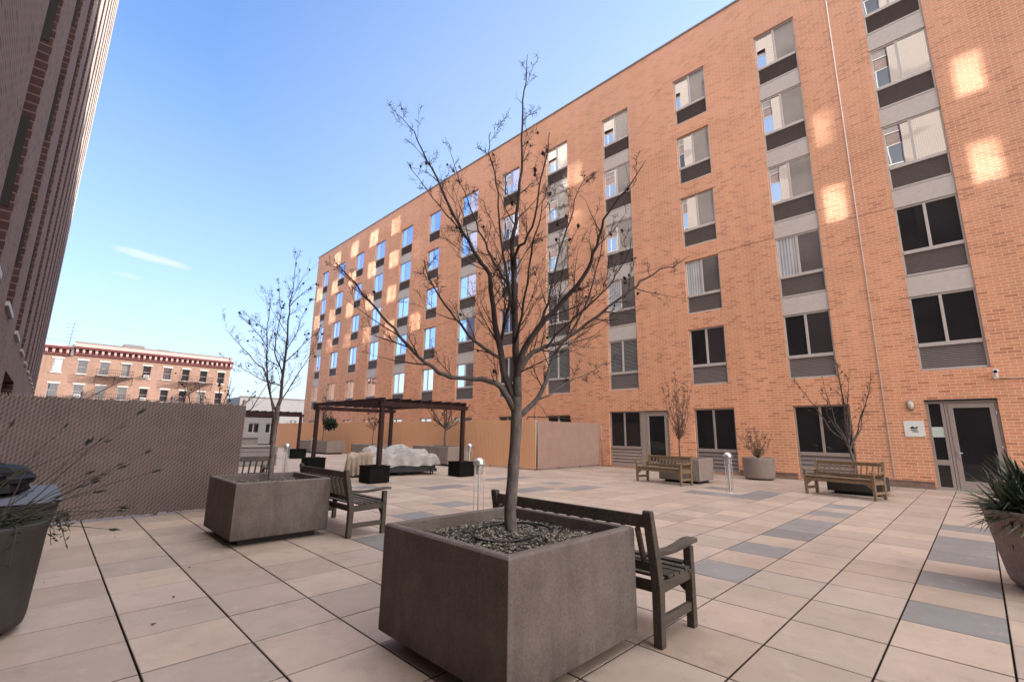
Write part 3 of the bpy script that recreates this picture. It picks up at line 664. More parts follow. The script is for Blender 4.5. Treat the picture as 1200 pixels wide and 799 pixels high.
order = sorted([(abs(y - 14) * .8 + z, bi, y, zi, z) for bi, y in enumerate(bays) for zi, z in enumerate(wz) if z - .7 > BZ[y] and z + WH < TOPS[y] - .1])
keep = set((o_[1], o_[3]) for o_ in order[:98])
DULL = DULLBAYS
rl = random.Random(5)
win_me = None; pane_me = {}
for bi, y in enumerate(bays):
    for zi, z in enumerate(wz):
        if z + WH > TOPS[y] - .1 or z - .7 < BZ[y]: continue
        sun = z > 15.2 and bi not in DULL and rl.random() < .92
        if (bi, zi) in keep:
            if win_me is None:
                o = lwin_mesh().build('window', [M_frame_lt, M_louvre, M_bronze], lb); win_me = o.data
                p = MB(); lpane(p, xg, .05, BW / 2 - .035, .03, WH - .06); lpane(p, xg, BW / 2 + .035, BW - .05, .03, WH - .06); tmp = p.build('pane', M_pane_dark, o); pane_me[0] = tmp.data
                p2 = tmp.data.copy(); p2.materials.clear(); p2.materials.append(M_pane_sun); pane_me[1] = p2; p3 = tmp.data.copy(); p3.materials.clear(); p3.materials.append(M_pane_sun); p3.materials.append(M_pane_dark); p3.polygons[1].material_index = 1; pane_me[2] = p3
                tmp.data = pane_me[int(sun) * (2 if bi < 2 else 1)]
            else:
                o = bpy.data.objects.new('window', win_me); col.objects.link(o); o.parent = lb
                tmp = bpy.data.objects.new('pane', pane_me[int(sun) * (2 if bi < 2 else 1)]); col.objects.link(tmp); tmp.parent = o
            o.location = (0, y, z)
        else:
            s_ = lwin_mesh(); rest.add([(v[0], v[1] + y, v[2] + z) for v in s_.v], s_.f[:0])
            o0 = len(rest.v) - len(s_.v)
            for f_, mi_ in zip(s_.f, s_.m): rest.f.append(tuple(i + o0 for i in f_)); rest.m.append(mi_); rest.sm.append(False)
            for ya, yb in ((.05, BW / 2 - .035), (BW / 2 + .035, BW - .05)):
                rest.add([(xg, y + ya, z + .03), (xg, y + yb, z + .03), (xg, y + yb, z + WH - .06), (xg, y + ya, z + WH - .06)], [(0, 1, 2, 3)], 3 if (sun and not (bi < 2 and ya > .5)) else 4)
o = rest.build('window', [M_frame_lt, M_louvre, M_bronze, M_pane_sun, M_pane_dark], lb); o['kind'] = 'stuff'

# ------------------------------------------------------------------ salmon tenement at the far end
TY = 85.0; K = TY / 62.0
def tz(z): return 1.4 + (z - 1.4) * K
tn = thing('tenement_building', 'salmon brick walk-up with oxblood bracketed cornice and iron fire escapes beyond the fence', 'building', (0, TY, 0))
tx = [(-3.6, 12)] ; 
def tw(x): return x * K
wins = [tw(x) for x in (-2.1, -.0, 1.78, 3.42, 5.1, 6.85, 8.63, 10.31, 12.0, 13.75)]
rows = [tz(7.2), tz(4.8), tz(2.4), tz(.4)]
WW, WHH = .98, 1.78
rects = [(x - WW / 2, x + WW / 2, z - WHH / 2, z + WHH / 2) for x in wins for z in rows]
X0, X1, TOP = tw(-8.5), tw(14.65), tz(9.0)
mb = MB()
bx_ = sorted({X0, X1, *[r[0] for r in rects], *[r[1] for r in rects]}); bz_ = sorted({-2.0, TOP, *[r[2] for r in rects], *[r[3] for r in rects]})
for i in range(len(bx_) - 1):
    for j in range(len(bz_) - 1):
        cx = (bx_[i] + bx_[i + 1]) / 2; cz = (bz_[j] + bz_[j + 1]) / 2
        if not any(r[0] < cx < r[1] and r[2] < cz < r[3] for r in rects):
            mb.quad((bx_[i], 0, bz_[j]), (bx_[i + 1], 0, bz_[j]), (bx_[i + 1], 0, bz_[j + 1]), (bx_[i], 0, bz_[j + 1]))
for (a, b_, c0, c1) in rects:
    for q in ([(a, 0, c0), (a, 0, c1), (a, .2, c1), (a, .2, c0)], [(b_, 0, c0), (b_, .2, c0), (b_, .2, c1), (b_, 0, c1)], [(a, 0, c1), (b_, 0, c1), (b_, .2, c1), (a, .2, c1)], [(a, 0, c0), (a, .2, c0), (b_, .2, c0), (b_, 0, c0)]): mb.add(q, [(0, 1, 2, 3)])
mb.quad((X1, 0, -2), (X1, 12, -2), (X1, 12, TOP), (X1, 0, TOP)); mb.quad((X0, 0, TOP), (X1, 0, TOP), (X1, 12, TOP), (X0, 12, TOP))
mb.build('wall', M_tenement, tn)
STEP = tw(.95)
def cornice(xa, xb, z0):
    m_ = MB(); m_.box(xa, xb, -.18, -.004, z0, z0 + .22); m_.box(xa, xb, -.10, -.004, z0 + .221, z0 + .80); m_.box(xa, xb, -.55, -.004, z0 + .801, z0 + 1.0); m_.box(xa, xb, -.62, -.02, z0 + 1.003, z0 + 1.1)
    c_ = m_.build('cornice', M_cornice, tn, .02)
    m_ = MB(); n = int((xb - xa) / .64)
    for i in range(n):
        x = xa + (i + .5) * (xb - xa) / n
        m_.box(x - .13, x + .13, -.42, -.104, z0 + .36, z0 + .795); m_.box(x - .13, x + .13, -.26, -.103, z0 + .24, z0 + .357)
    m_.build('bracket', M_bracket, c_, .02)
cornice(STEP + .01, X1 + .2, tz(8.35)); cornice(X0, STEP - .25, tz(8.2))
m_ = MB(); m_.box(STEP + .01, X1, .0, .5, TOP + .002, tz(9.6)); m_.box(X0, STEP - .2, 0, .5, TOP + .002, tz(9.0) + .25); m_.build('parapet', M_bracket, tn)
m_ = MB(); m_.box(STEP, X1 + .05, -.06, .56, tz(9.6) + .003, tz(9.6) + .1); m_.box(STEP + 5.2, STEP + 7.6, 2, 5, TOP, tz(10.15)); m_.box(STEP + 9.0, STEP + 10.6, 2, 5, TOP, tz(9.95)); m_.box(STEP - .25, STEP + .02, -.3, .4, tz(8.2), tz(9.35)); m_.build('roof_hatch', M_roof, tn)
rl = random.Random(8)
wm = MB(); a = WW / 2; h = WHH / 2
wm.box(-a, a, .12, .17, h - .05, h, 2); wm.box(-a, a, .12, .17, -h, -h + .05, 2); wm.box(-a, -a + .045, .12, .17, -h + .051, h - .051, 2); wm.box(a - .045, a, .12, .17, -h + .051, h - .051, 2); wm.box(-a + .046, a - .046, .11, .16, -.03, .03, 2)
wm.box(-a - .12, a + .12, -.05, .0, h + .002, h + .2, 1); wm.box(-a - .1, a + .1, -.09, .09, -h - .13, -h - .003, 1)
pm = MB(); pm.quad((-a + .05, .14, -h + .06), (a - .05, .14, -h + .06), (a - .05, .14, h - .06), (-a + .05, .14, h - .06))
M_tp = [glass_mat('tenement glass', (.05, .06, .08), .28, rough=.05), glass_mat('tenement dark glass', (.02, .02, .025), .06), plain('drawn shade', (.20, .185, .175), .8)]
proto = None
for x in wins:
    for r_, z in enumerate(rows):
        mt = M_tp[0] if (r_ == 0 and rl.random() < .4) else M_tp[1] if rl.random() < .85 else M_tp[2]
        if r_ > 1: mt = M_tp[1]
        o = wm.build('window', [M_sash, M_lintel, M_frame], tn, loc=(x, 0, z)); p = pm.build('pane', mt, o)
# fire escapes
def escape(xa, xb, zb, ladder):
    m_ = MB(); d = 1.1
    for k in range(7): m_.bar((xa, -.15 - k * .15, zb), (xb, -.15 - k * .15, zb), .07, .05)
    for x in (xa, (xa + xb) / 2, xb): m_.bar((x, -.02, zb - .06), (x, -d, zb - .06), .06, .09); m_.bar((x, -.02, zb - 1.0), (x, -d, zb - .1), .05, .05)
    for zz in (.45, .9): m_.bar((xa, -d, zb + zz), (xb, -d, zb + zz), .04, .04); m_.bar((xa, -.02, zb + zz), (xa, -d, zb + zz), .04, .04); m_.bar((xb, -.02, zb + zz), (xb, -d, zb + zz), .04, .04)
    n = int((xb - xa) / .22)
    for k in range(n + 1): x = xa + (xb - xa) * k / n; m_.bar((x, -d, zb), (x, -d, zb + .9), .022, .022)
    # stair
    s0 = Vector((xa + ladder * (xb - xa), -.65, zb)); s1 = Vector((xa + (1 - ladder) * (xb - xa) - (1.2 if ladder > .5 else -1.2), -.65, zb - 3.3))
    for dy in (-.3, .3): m_.bar(s0 + Vector((0, dy, 0)), s1 + Vector((0, dy, 0)), .05, .16)
    for k in range(12):
        q = s0.lerp(s1, (k + .5) / 12); m_.bar(q + Vector((0, -.3, 0)), q + Vector((0, .3, 0)), .18, .03)
    return m_.build('fire_escape', M_iron, tn)
for zb in (tz(6.42), tz(4.02)):
    escape(tw(2.85), tw(5.75), zb, .85); escape(tw(9.75), tw(12.85), zb, .85)
m_ = MB(); m_.tube([(STEP - .6, .5, TOP, .035), (STEP - .45, .5, tz(11.6), .02)], 6)
for k in range(5): zz = tz(10.0 + k * .35); m_.bar((STEP - .95 - .1 * k, .5, zz), (STEP + .05 - .06 * k, .5, zz + .06), .03, .03)
m_.bar((STEP - .5, .5, tz(9.6)), (STEP - 5.4, .5, tz(9.9)), .03, .03); m_.bar((STEP - 5.4, .5, TOP), (STEP - 5.4, .5, tz(9.9)), .05, .05)
m_.build('antenna', M_iron, tn)
ac = MB(); ac.box(-.32, .32, -.42, .05, -.2, .2); acg = MB(); acg.box(-.27, .27, -.43, -.421, -.15, .15)
for x, z in ((wins[2], rows[1] - .62), (wins[5], rows[0] - .66), (wins[5], rows[1] - .62)):
    o = ac.build('air_conditioner', M_white, tn, .02, (x, 0, z)); acg.build('grille', M_steel, o)

# pale low block far behind the pergola and white garage wall
def far_block(name, label, x0, x1, y0, y1, top, mat, nw, nz, zlo, wd_, wh_):
    t = thing(name, label, 'building', ((x0 + x1) / 2, y0, 0)); hx = (x1 - x0) / 2
    rc = []
    for i in range(nw):
        for j in range(nz):
            cx = -hx + (i + .5) * 2 * hx / nw; z = zlo + j * 3.0; rc.append((cx - wd_ / 2, cx + wd_ / 2, z, z + wh_))
    bx = sorted({-hx, hx, *[q for r in rc for q in r[:2]]}); bz = sorted({-1, top, *[q for r in rc for q in r[2:]]}); m_ = MB()
    for i in range(len(bx) - 1):
        for j in range(len(bz) - 1):
            cx = (bx[i] + bx[i + 1]) / 2; cz = (bz[j] + bz[j + 1]) / 2
            if not any(r[0] < cx < r[1] and r[2] < cz < r[3] for r in rc): m_.quad((bx[i], 0, bz[j]), (bx[i + 1], 0, bz[j]), (bx[i + 1], 0, bz[j + 1]), (bx[i], 0, bz[j + 1]))
    m_.quad((-hx, 0, -1), (-hx, 0, top), (-hx, y1 - y0, top), (-hx, y1 - y0, -1)); m_.quad((-hx, 0, top), (hx, 0, top), (hx, y1 - y0, top), (-hx, y1 - y0, top)); m_.quad((hx, 0, -1), (hx, y1 - y0, -1), (hx, y1 - y0, top), (hx, 0, top))
    m_.build('wall', mat, t)
    m_ = MB(); m_.box(-hx - .1, hx + .1, -.12, .4, top + .003, top + .25); m_.build('coping', M_roof, t)
    for r in rc:
        f = MB(); f.box(r[0], r[1], .12, .18, r[2], r[2] + .08); f.box(r[0], r[1], .12, .18, r[3] - .08, r[3]); f.box((r[0] + r[1]) / 2 - .05, (r[0] + r[1]) / 2 + .05, .11, .17, r[2] + .081, r[3] - .081)
        o = f.build('window', M_sash, t); p = MB(); p.quad((r[0], .16, r[2]), (r[1], .16, r[2]), (r[1], .16, r[3]), (r[0], .16, r[3])); p.build('pane', M_tp[1], o)
    return t
far_block('warehouse', 'pale low warehouse with dark windows glimpsed far behind the tree in the planter', 29, 52, 112, 124, 8.2, M_farwall, 3, 1, 2.2, 1.6, 1.3)
far_block('garage', 'white flat roofed garage block seen low between fence and far pergola', 12.6, 17.4, 52, 60, 2.9, plain('white render', (.5, .48, .47), .8), 3, 1, 1.0, .9, 1.0)
t = thing('parapet_wall', 'low pale parapet with grey coping closing the far end of the courtyard', 'wall', (5, 44.2, 0))
m_ = MB(); m_.box(-5.8, 8.2, 0, .3, -.02, .58); m_.build('wall', M_farwall, t); m_ = MB(); m_.box(-5.8, 8.2, -.06, .36, .583, .68); m_.build('coping', M_concrete, t, .01)
t = thing('storage_bench', 'long pale slatted deck box standing on the far paving behind the fence end', 'deck box', (6.2, 20.4, 0))
m_ = MB()
for k in range(4): m_.box(-1.5, .55, -.4, .4, .02 + k * .17, .17 + k * .17)
m_.build('side_board', M_farwall, t, .012); m_ = MB(); m_.box(-1.55, .6, -.45, .45, .70, .76); m_.build('lid', M_farwall, t, .012); m_ = MB(); m_.box(-1.46, .51, -.37, .37, .0, .69); m_.build('liner', M_roof, t)

# ------------------------------------------------------------------ fences with privacy slats
def fence(name, label, p0, p1, z0, z1, mslat, mwire, npost, face, mesh=.075, slat=.085):
    p0 = Vector((*p0, 0)); p1 = Vector((*p1, 0)); Ld = (p1 - p0).length; ang = math.atan2(p1.y - p0.y, p1.x - p0.x)
    t = thing(name, label, 'fence', p0, ang)
    rs = random.Random(int(Ld * 100))
    s_ = MB(); n = int(Ld / slat)
    for i in range(n):
        x0 = i * Ld / n; x1 = (i + 1) * Ld / n; zt = z1 + rs.uniform(-.02, .012); zb = z0 + rs.uniform(-.01, .01)
        xm = x0 + (x1 - x0) * .62; dy = face * .020
        s_.add([(x0, 0, zb), (xm, dy, zb), (x1, 0, zb), (x0, 0, zt), (xm, dy, zt), (x1, 0, zt)], [(0, 1, 4, 3), (1, 2, 5, 4)])
    s_.build('slat_panel', mslat, t)
    w_ = MB(); H_ = z1 - z0; yw = face * .018; st = mesh * 1.35; k = -int(H_ / st) - 1
    while k * st < Ld:
        for sg in (1, -1):
            yo = yw if sg > 0 else -face * .004
            xa = k * st if sg > 0 else k * st + H_ * .9; xb = k * st + H_ * .9 if sg > 0 else k * st
            za, zb = z0, z1
            # clip
            def cl(xq): return (xq - xa) / (xb - xa)
            ta, tb = 0., 1.
            lo, hi = (0., Ld)
            t0 = cl(lo); t1 = cl(hi)
            if t0 > t1: t0, t1 = t1, t0
            ta = max(ta, t0); tb = min(tb, t1)
            if tb - ta > .02:
                A = (xa + (xb - xa) * ta, yo, za + (zb - za) * ta); B = (xa + (xb - xa) * tb, yo, za + (zb - za) * tb)
                w_.bar(A, B, .0075 if mesh > .055 else .0062, .006, (0, 1, 0))
        k += 1
    x = 0
    while x < Ld - .02:        # twisted knuckles along the top edge
        w_.bar((x, yw, z1 - .01), (x + rs.uniform(-.012, .012), yw + rs.uniform(-.01, .01), z1 + .028), .007, .007); x += st / 2
    w_.build('chain_link', mwire, t)
    for i in range(npost):
        x = Ld * i / max(1, npost - 1); x = min(max(x, .03), Ld - .03)
        m_ = MB(); m_.tube([(x, -face * .045, 0, .03), (x, -face * .045, z1 + .05, .03)], 10); m_.lathe([(.033, 0), (.033, .03), (.018, .055), (.0005, .065)], (x, -face * .045, z1 + .05), 10); m_.lathe([(.06, 0), (.06, .012)], (x, -face * .045, 0.0), 10, cap1=True)
        m_.build('post', mwire if mslat is M_slat_dk else M_steel, t)
    m_ = MB(); m_.tube([(0, -face * .045, z1 - .03, .02), (Ld, -face * .045, z1 - .03, .02)], 8); m_.tube([(0, -face * .045, z0 + .03, .02), (Ld, -face * .045, z0 + .03, .02)], 8); m_.build('rail', mwire, t)
    return t
fence('slatted_fence', 'brown chain link fence woven with privacy slats at the left of the courtyard', (-.78, 9.66), (2.62, 9.66), .04, 1.835, M_slat_dk, M_wire_dk, 4, -1, .05, .045)
fence('slatted_fence', 'long tan slatted fence running along the orange brick building behind the pergola', (13.4, 41.0), (13.4, 12.07), .05, 1.88, M_slat_tan, M_wire_tan, 12, -1, .1)
fence('slatted_fence', 'short mauve slatted fence panel joining the tan fence to the brick wall', (13.46, 12.03), (17.55, 12.03), .07, 1.84, M_slat_mv, M_wire_tan, 4, -1, .09)
t = thing('pipe_frame', 'thin bent dark pipe frame standing up behind the tan fence by the brick wall', 'pipe', (14.2, 13.3, 0))
m_ = MB(); m_.tube([(0, 0, 0, .022), (0, 0, 1.95, .022), (.08, 0, 2.06, .022), (2.9, 0, 2.06, .022), (2.98, 0, 1.95, .022), (2.98, 0, 0, .022)], 8); m_.build('rail', M_iron, t)
m_ = MB(); m_.tube([(1.0, .5, 2.0, .012), (1.1, .5, 2.75, .012), (1.6, .5, 2.45, .012), (1.9, .5, 2.06, .012)], 6); m_.build('hoop', M_iron, t)
t = thing('standpipe', 'thin upright pinkish pipe at the wall end of the mauve fence panel', 'pipe', (17.5, 11.85, 0))
m_ = MB(); m_.tube([(0, 0, 0, .022), (0, 0, 1.75, .022)], 8); m_.build('pipe', M_wire_dk, t); m_ = MB(); m_.lathe([(.05, 0), (.06, .03), (.05, .06)], (0, 0, 1.1), 10, cap0=True, cap1=True); m_.build('valve', M_wire_dk, t)

# ------------------------------------------------------------------ concrete planters
def square_planter(label, x0, x1, y0, y1, h, mat=None, soil=.1, inset=.09, gap=.075, taper=.0, chips=0, seed=1, group=None):
    cx, cyy = (x0 + x1) / 2, (y0 + y1) / 2; hx, hy = (x1 - x0) / 2, (y1 - y0) / 2
    t = thing('square_planter', label, 'planter', (cx, cyy, 0), group=group)
    T = .062; m_ = MB(); ch = .014
    def ring(ax, ay, z): return [(-ax, -ay, z), (ax, -ay, z), (ax, ay, z), (-ax, ay, z)]
    R_ = [ring(hx - inset * .2 - taper, hy - inset * .2 - taper, gap), ring(hx - taper, hy - taper, gap + ch), ring(hx, hy, h - ch), ring(hx - ch, hy - ch, h), ring(hx - T + ch * .5, hy - T + ch * .5, h), ring(hx - T, hy - T, h - ch * .5), ring(hx - T - .01, hy - T - .01, h - soil - .06)]
    o = len(m_.v); 
    for r in R_: m_.v += r
    for i in range(len(R_) - 1):
        for k in range(4):
            k2 = (k + 1) % 4; m_.f.append((o + i * 4 + k, o + i * 4 + k2, o + i * 4 + 4 + k2, o + i * 4 + 4 + k)); m_.m.append(0); m_.sm.append(False)
    m_.f.append((o + 3, o + 2, o + 1, o)); m_.m.append(0); m_.sm.append(False)
    m_.build('planter_box', mat or M_concrete, t, .004)
    m_ = MB(); m_.box(-hx + inset + .03, hx - inset - .03, -hy + inset + .03, hy - inset - .03, .0, gap - .001); m_.build('foot', M_dark, t)
    m_ = MB(); n = 14; zz = h - soil; rs = random.Random(seed); sx, sy = hx - T - .006, hy - T - .006
    vs = []
    for i in range(n + 1):
        for j in range(n + 1):
            x = -sx + 2 * sx * i / n; y = -sy + 2 * sy * j / n
            vs.append((x, y, zz + .03 * noise.noise(Vector((x * 4 + seed, y * 4, 1))) + .03 * (1 - max(abs(x) / sx, abs(y) / sy))))
    m_.add(vs, [(i * (n + 1) + j, (i + 1) * (n + 1) + j, (i + 1) * (n + 1) + j + 1, i * (n + 1) + j + 1) for i in range(n) for j in range(n)], 0, True); m_.build('soil', M_soil, t)
    if chips:
        c1 = MB()
        for k in range(chips):
            x = rs.uniform(-sx, sx) * .985; y = rs.uniform(-sy, sy) * .985; z = zz + .012 + .03 * noise.noise(Vector((x * 4 + seed, y * 4, 1))) + .03 * (1 - max(abs(x) / sx, abs(y) / sy)) + rs.uniform(0, .012)
            l = rs.uniform(.004, .016); wd_ = rs.uniform(.0025, .007); a = rs.uniform(0, 6.28); tl = rs.uniform(-.5, .5)
            d = Vector((math.cos(a), math.sin(a), tl)); sdv = Vector((-math.sin(a), math.cos(a), rs.uniform(-.5, .5))); p = Vector((x, y, z))
            c1.add([p - d * l - sdv * wd_ * .6, p + d * l - sdv * wd_, p + d * l * .9 + sdv * wd_ * .8, p - d * l + sdv * wd_], [(0, 1, 2, 3)], 0 if rs.random() < .45 else 1)
        o = c1.build('mulch', [M_chip, M_chip_dk], t); o['kind'] = 'stuff'
    return t
square_planter('large square brown concrete planter with bare tree standing nearest the camera', 1.79, 3.03, 1.80, 3.04, .765, chips=9000, seed=2)
square_planter('square brown concrete planter with slim bare tree in front of the slatted fence', 1.75, 2.93, 6.47, 7.75, .75, chips=2500, seed=5)
square_planter('taupe concrete planter behind the tan bench with the pale budding sapling', 13.52, 14.55, 5.85, 7.1, .70, M_potbrown, seed=7)
square_planter('dark low planter hidden behind the tan bench near the glass door', 14.25, 15.2, 1.75, 2.9, .42, M_potdark, seed=8)
square_planter('wide grey planter against the tan fence right of the covered furniture', 11.9, 13.1, 15.6, 18.2, .78, M_potbrown, seed=9)
square_planter('brown planter against the tan fence left of the covered furniture', 11.7, 12.9, 21.5, 23.8, .70, M_potbrown, seed=10)
square_planter('long grey planter near the far end of the tan fence', 11.8, 12.9, 27.0, 31.5, .75, M_potbrown, seed=11)
t = thing('drip_hose', 'black irrigation hose coiled on the mulch around the nearest trunk', 'hose', (2.46, 2.46, .70))
m_ = MB(); pts = []
for k in range(76):
    a = k / 75 * 2 * math.pi * 1.32 - 1.0; r = .27 + .035 * math.sin(a * 2.3) + .0006 * k
    pts.append((r * math.cos(a), r * math.sin(a) * .93, .008 + .006 * math.sin(a * 3), .0085))
m_.tube(pts, 8); m_.build('hose', M_rubber, t)

# round pots
def pot(label, c, prof, mat, soil_r, soil_z, cat='planter'):
    t = thing('round_planter', label, cat, c); m_ = MB(); m_.lathe(prof, n=56, cap0=True); m_.build('pot', mat, t)
    m_ = MB(); m_.lathe([(soil_r, soil_z), (soil_r * .5, soil_z + .03), (.001, soil_z + .04)], n=28); m_.build('soil', M_soil, t)
    m_ = MB(); m_.lathe([(prof[0][0] - .05, -.002), (prof[0][0] - .05, prof[0][1])], n=28); m_.build('foot', M_dark, t); return t
pot('large flared speckled round planter full of yucca at the right edge', (6.93, -.45, 0), [(.38, .05), (.415, .055), (.43, .10), (.535, .70), (.545, .715), (.54, .725), (.515, .725), (.505, .71), (.49, .6)], M_potpink, .495, .64)
pot('taupe round pot with twiggy pink shrub against the brick wall', (16.75, 5.25, 0), [(.42, .04), (.44, .05), (.45, .1), (.485, .66), (.49, .685), (.48, .69), (.455, .69), (.445, .6)], M_potbrown, .448, .62)
pot('dark charcoal round tub with trailing dry plants at the bottom left', (-.30, 5.0, 0), [(.37, .05), (.395, .055), (.405, .10), (.432, .70), (.438, .72), (.43, .73), (.40, .73), (.392, .71), (.38, .6)], M_potdark, .385, .64)
t = thing('tapered_bin', 'black tapered bin with blue grey lid beside the left wall behind the tub', 'bin', (-.26, 6.95, 0))
m_ = MB(); a0, a1 = .36, .47; b0, b1 = .42, .60
m_.add([(-a0, -b0, .03), (a0, -b0, .03), (a0, b0, .03), (-a0, b0, .03), (-a1, -b1, .68), (a1, -b1, .68), (a1, b1, .68), (-a1, b1, .68)], [(3, 2, 1, 0), (4, 5, 6, 7), (0, 1, 5, 4), (1, 2, 6, 5), (2, 3, 7, 6), (3, 0, 4, 7)]); m_.build('body', M_bin, t, .02)
m_ = MB(); m_.add([(-a1 - .02, -b1 - .02, .684), (a1 + .02, -b1 - .02, .684), (a1 + .02, b1 + .02, .684), (-a1 - .02, b1 + .02, .684), (-a1 - .02, -b1 - .02, .70), (a1 + .02, -b1 - .02, .70), (a1 - .02, b1 + .0, .755), (-a1 - .0, b1 + .0, .755)], [(3, 2, 1, 0), (4, 5, 6, 7), (0, 1, 5, 4), (1, 2, 6, 5), (2, 3, 7, 6), (3, 0, 4, 7)]); m_.build('lid', M_lid, t, .01)
m_ = MB()
for q in ((-.25, -.3), (.25, -.3), (-.25, .3), (.25, .3)): m_.lathe([(.03, 0), (.03, .03)], (q[0], q[1], -.001), 10)
m_.build('foot', M_rubber, t)
t = thing('plastic_bag', 'crumpled glossy black plastic bag lying on the blue grey bin lid', 'bag', (-.36, 7.02, .73))
m_ = MB(); n, k_ = 28, 14; vs = []
for i in range(k_ + 1):
    for j in range(n):
        th = math.pi * i / k_; ph = 2 * math.pi * j / n; d = Vector((math.sin(th) * math.cos(ph), math.sin(th) * math.sin(ph), math.cos(th)))
        rr = 1 + .35 * noise.noise(d * 2.2 + Vector((3, 1, 2))) + .28 * abs(noise.noise(d * 5.5)) + .1 * noise.noise(d * 13)
        vs.append((d.x * .34 * rr, d.y * .40 * rr, max(-.02, .12 + d.z * .17 * rr)))
m_.add(vs, [(i * n + j, i * n + (j + 1) % n, (i + 1) * n + (j + 1) % n, (i + 1) * n + j) for i in range(k_) for j in range(n)], 0, False); m_.build('bag', M_bag, t)

# ------------------------------------------------------------------ benches (origin: centre of the back legs line; faces +X)
def bench(label, loc, rz, mat, length=1.50, back=.88):
    t = thing('garden_bench', label, 'bench', loc, rz, 'slatted teak garden benches')
    hl = length / 2; D = .50; SH = .42
    for s in (-1, 1):
        y = s * (hl - .035)
        m_ = MB(); lean = .085      # back post: leg plus leaning upper half
        w2 = .032
        def ringp(x, z, d): return [(x - d, y - w2, z), (x + d, y - w2, z), (x + d, y + w2, z), (x - d, y + w2, z)]
        st = [ringp(0, 0, .03), ringp(.01, SH - .05, .036), ringp(-.02, SH + .12, .034), ringp(-lean, back - .04, .027), ringp(-lean - .004, back - .012, .026), ringp(-lean - .006, back, .017)]
        o = len(m_.v)
        for r in st: m_.v += r
        for i in range(len(st) - 1):
            for k in range(4): m_.f.append((o + i * 4 + k, o + i * 4 + (k + 1) % 4, o + i * 4 + 4 + (k + 1) % 4, o + i * 4 + 4 + k)); m_.m.append(0); m_.sm.append(False)
        m_.f.append((o + 3, o + 2, o + 1, o)); e = o + (len(st) - 1) * 4; m_.f.append((e, e + 1, e + 2, e + 3)); m_.m += [0, 0]; m_.sm += [False, False]
        m_.build('back_leg', mat, t, .006)
        m_ = MB(); m_.box(D - .03, D + .03, y - .03, y + .03, 0, .565); m_.add([(D - .028, y - .028, .36), (D - .028, y + .028, .36), (D - .075, y - .028, .41), (D - .075, y + .028, .41), (D - .028, y - .028, .41), (D - .028, y + .028, .41)], [(0, 1, 3, 2), (0, 2, 4), (1, 5, 3), (2, 3, 5, 4)])
        m_.build('front_leg', mat, t, .006)
        m_ = MB(); prof = [(-.03, .60, .035), (.10, .583, .04), (.22, .580, .038), (.36, .59, .045), (.50, .605, .05), (.575, .603, .045), (.59, .595, .03)]
        o = len(m_.v)
        for x, z, w_ in prof:
            m_.v += [(x, y - w_, z - .016), (x, y + w_, z - .016), (x, y + w_, z + .014), (x, y - w_, z + .014)]
        for i in range(len(prof) - 1):
            for k in range(4): m_.f.append((o + i * 4 + k, o + i * 4 + 4 + k, o + i * 4 + 4 + (k + 1) % 4, o + i * 4 + (k + 1) % 4)); m_.m.append(0); m_.sm.append(False)
        m_.f.append((o, o + 1, o + 2, o + 3)); e = o + (len(prof) - 1) * 4; m_.f.append((e + 3, e + 2, e + 1, e)); m_.m += [0, 0]; m_.sm += [False, False]
        m_.build('armrest', mat, t, .005)
        m_ = MB(); m_.bar((.035, y, .15), (D - .031, y, .15), .035, .06); m_.bar((.035, y, SH - .055), (D - .031, y, SH - .045), .04, .075); m_.build('side_rail', mat, t, .004)
    m_ = MB(); m_.box(D - .018, D + .018, -hl + .067, hl - .067, SH - .085, SH - .015); m_.box(.0, .035, -hl + .069, hl - .069, SH - .09, SH - .02)
    for s in (-1, 1): m_.add([(D - .012, s * (hl - .066), SH - .086), (D + .012, s * (hl - .066), SH - .086), (D - .012, s * (hl - .066), SH - .19), (D + .012, s * (hl - .066), SH - .19), (D - .012, s * (hl - .20), SH - .086), (D + .012, s * (hl - .20), SH - .086)], [(0, 2, 3, 1), (2, 4, 5, 3), (0, 4, 2), (1, 3, 5)])
    m_.build('apron', mat, t, .004)
    for k in range(6):
        x = .055 + k * .088; z = SH - .012 + .018 * ((k - 2.3) / 2.5) ** 2 - .004
        m_ = MB(); m_.box(x - .035, x + .035, -hl + .005 + (.064 if k < 1 or k == 5 else 0), hl - .005 - (.064 if k < 1 or k == 5 else 0), z + .004, z + .024); m_.build('seat_slat', mat, t, .004)
    b_x = lambda z: -.02 - (z - SH - .12) * (.065 / (back - SH - .16))
    m_ = MB(); zt = back - .075
    m_.bar((b_x(zt), -hl + .068, zt), (b_x(zt), hl - .068, zt), .034, .085, (.1, 0, 1)); m_.build('top_rail', mat, t, .006)
    m_ = MB(); zb = SH + .075; m_.bar((b_x(zb) + .008, -hl + .068, zb), (b_x(zb) + .008, hl - .068, zb), .034, .06, (.1, 0, 1)); m_.build('lower_rail', mat, t, .005)
    n = 12
    for k in range(n):
        y = -hl + .067 + (k + .5) * (2 * hl - .134) / n
        m_ = MB(); m_.bar((b_x(zb) + .008, y, zb + .031), (b_x(zt), y, zt - .043), .018, .052, (1, 0, .1)); m_.build('back_slat', mat, t, .003)
    return t
bench('dark weathered bench backed against the nearest square planter', (3.13, 2.47, 0), 0, M_wood_gray, 1.62)
bench('dark weathered bench beside the planter with the slim tree', (3.05, 6.86, 0), 0, M_wood_gray, 1.62)
bench('dark bench mostly hidden behind the brown slatted fence end', (2.78, 10.62, 0), R(90), M_wood_gray, 1.5)
bench('tan slatted bench in front of the sapling planter and double window', (13.33, 6.70, 0), R(180 - 8), M_wood_tan, 1.55, .80)
bench('tan slatted bench nearest the glass door on the right', (14.0, 2.40, 0), R(180 - 14), M_wood_tan, 1.52, .84)

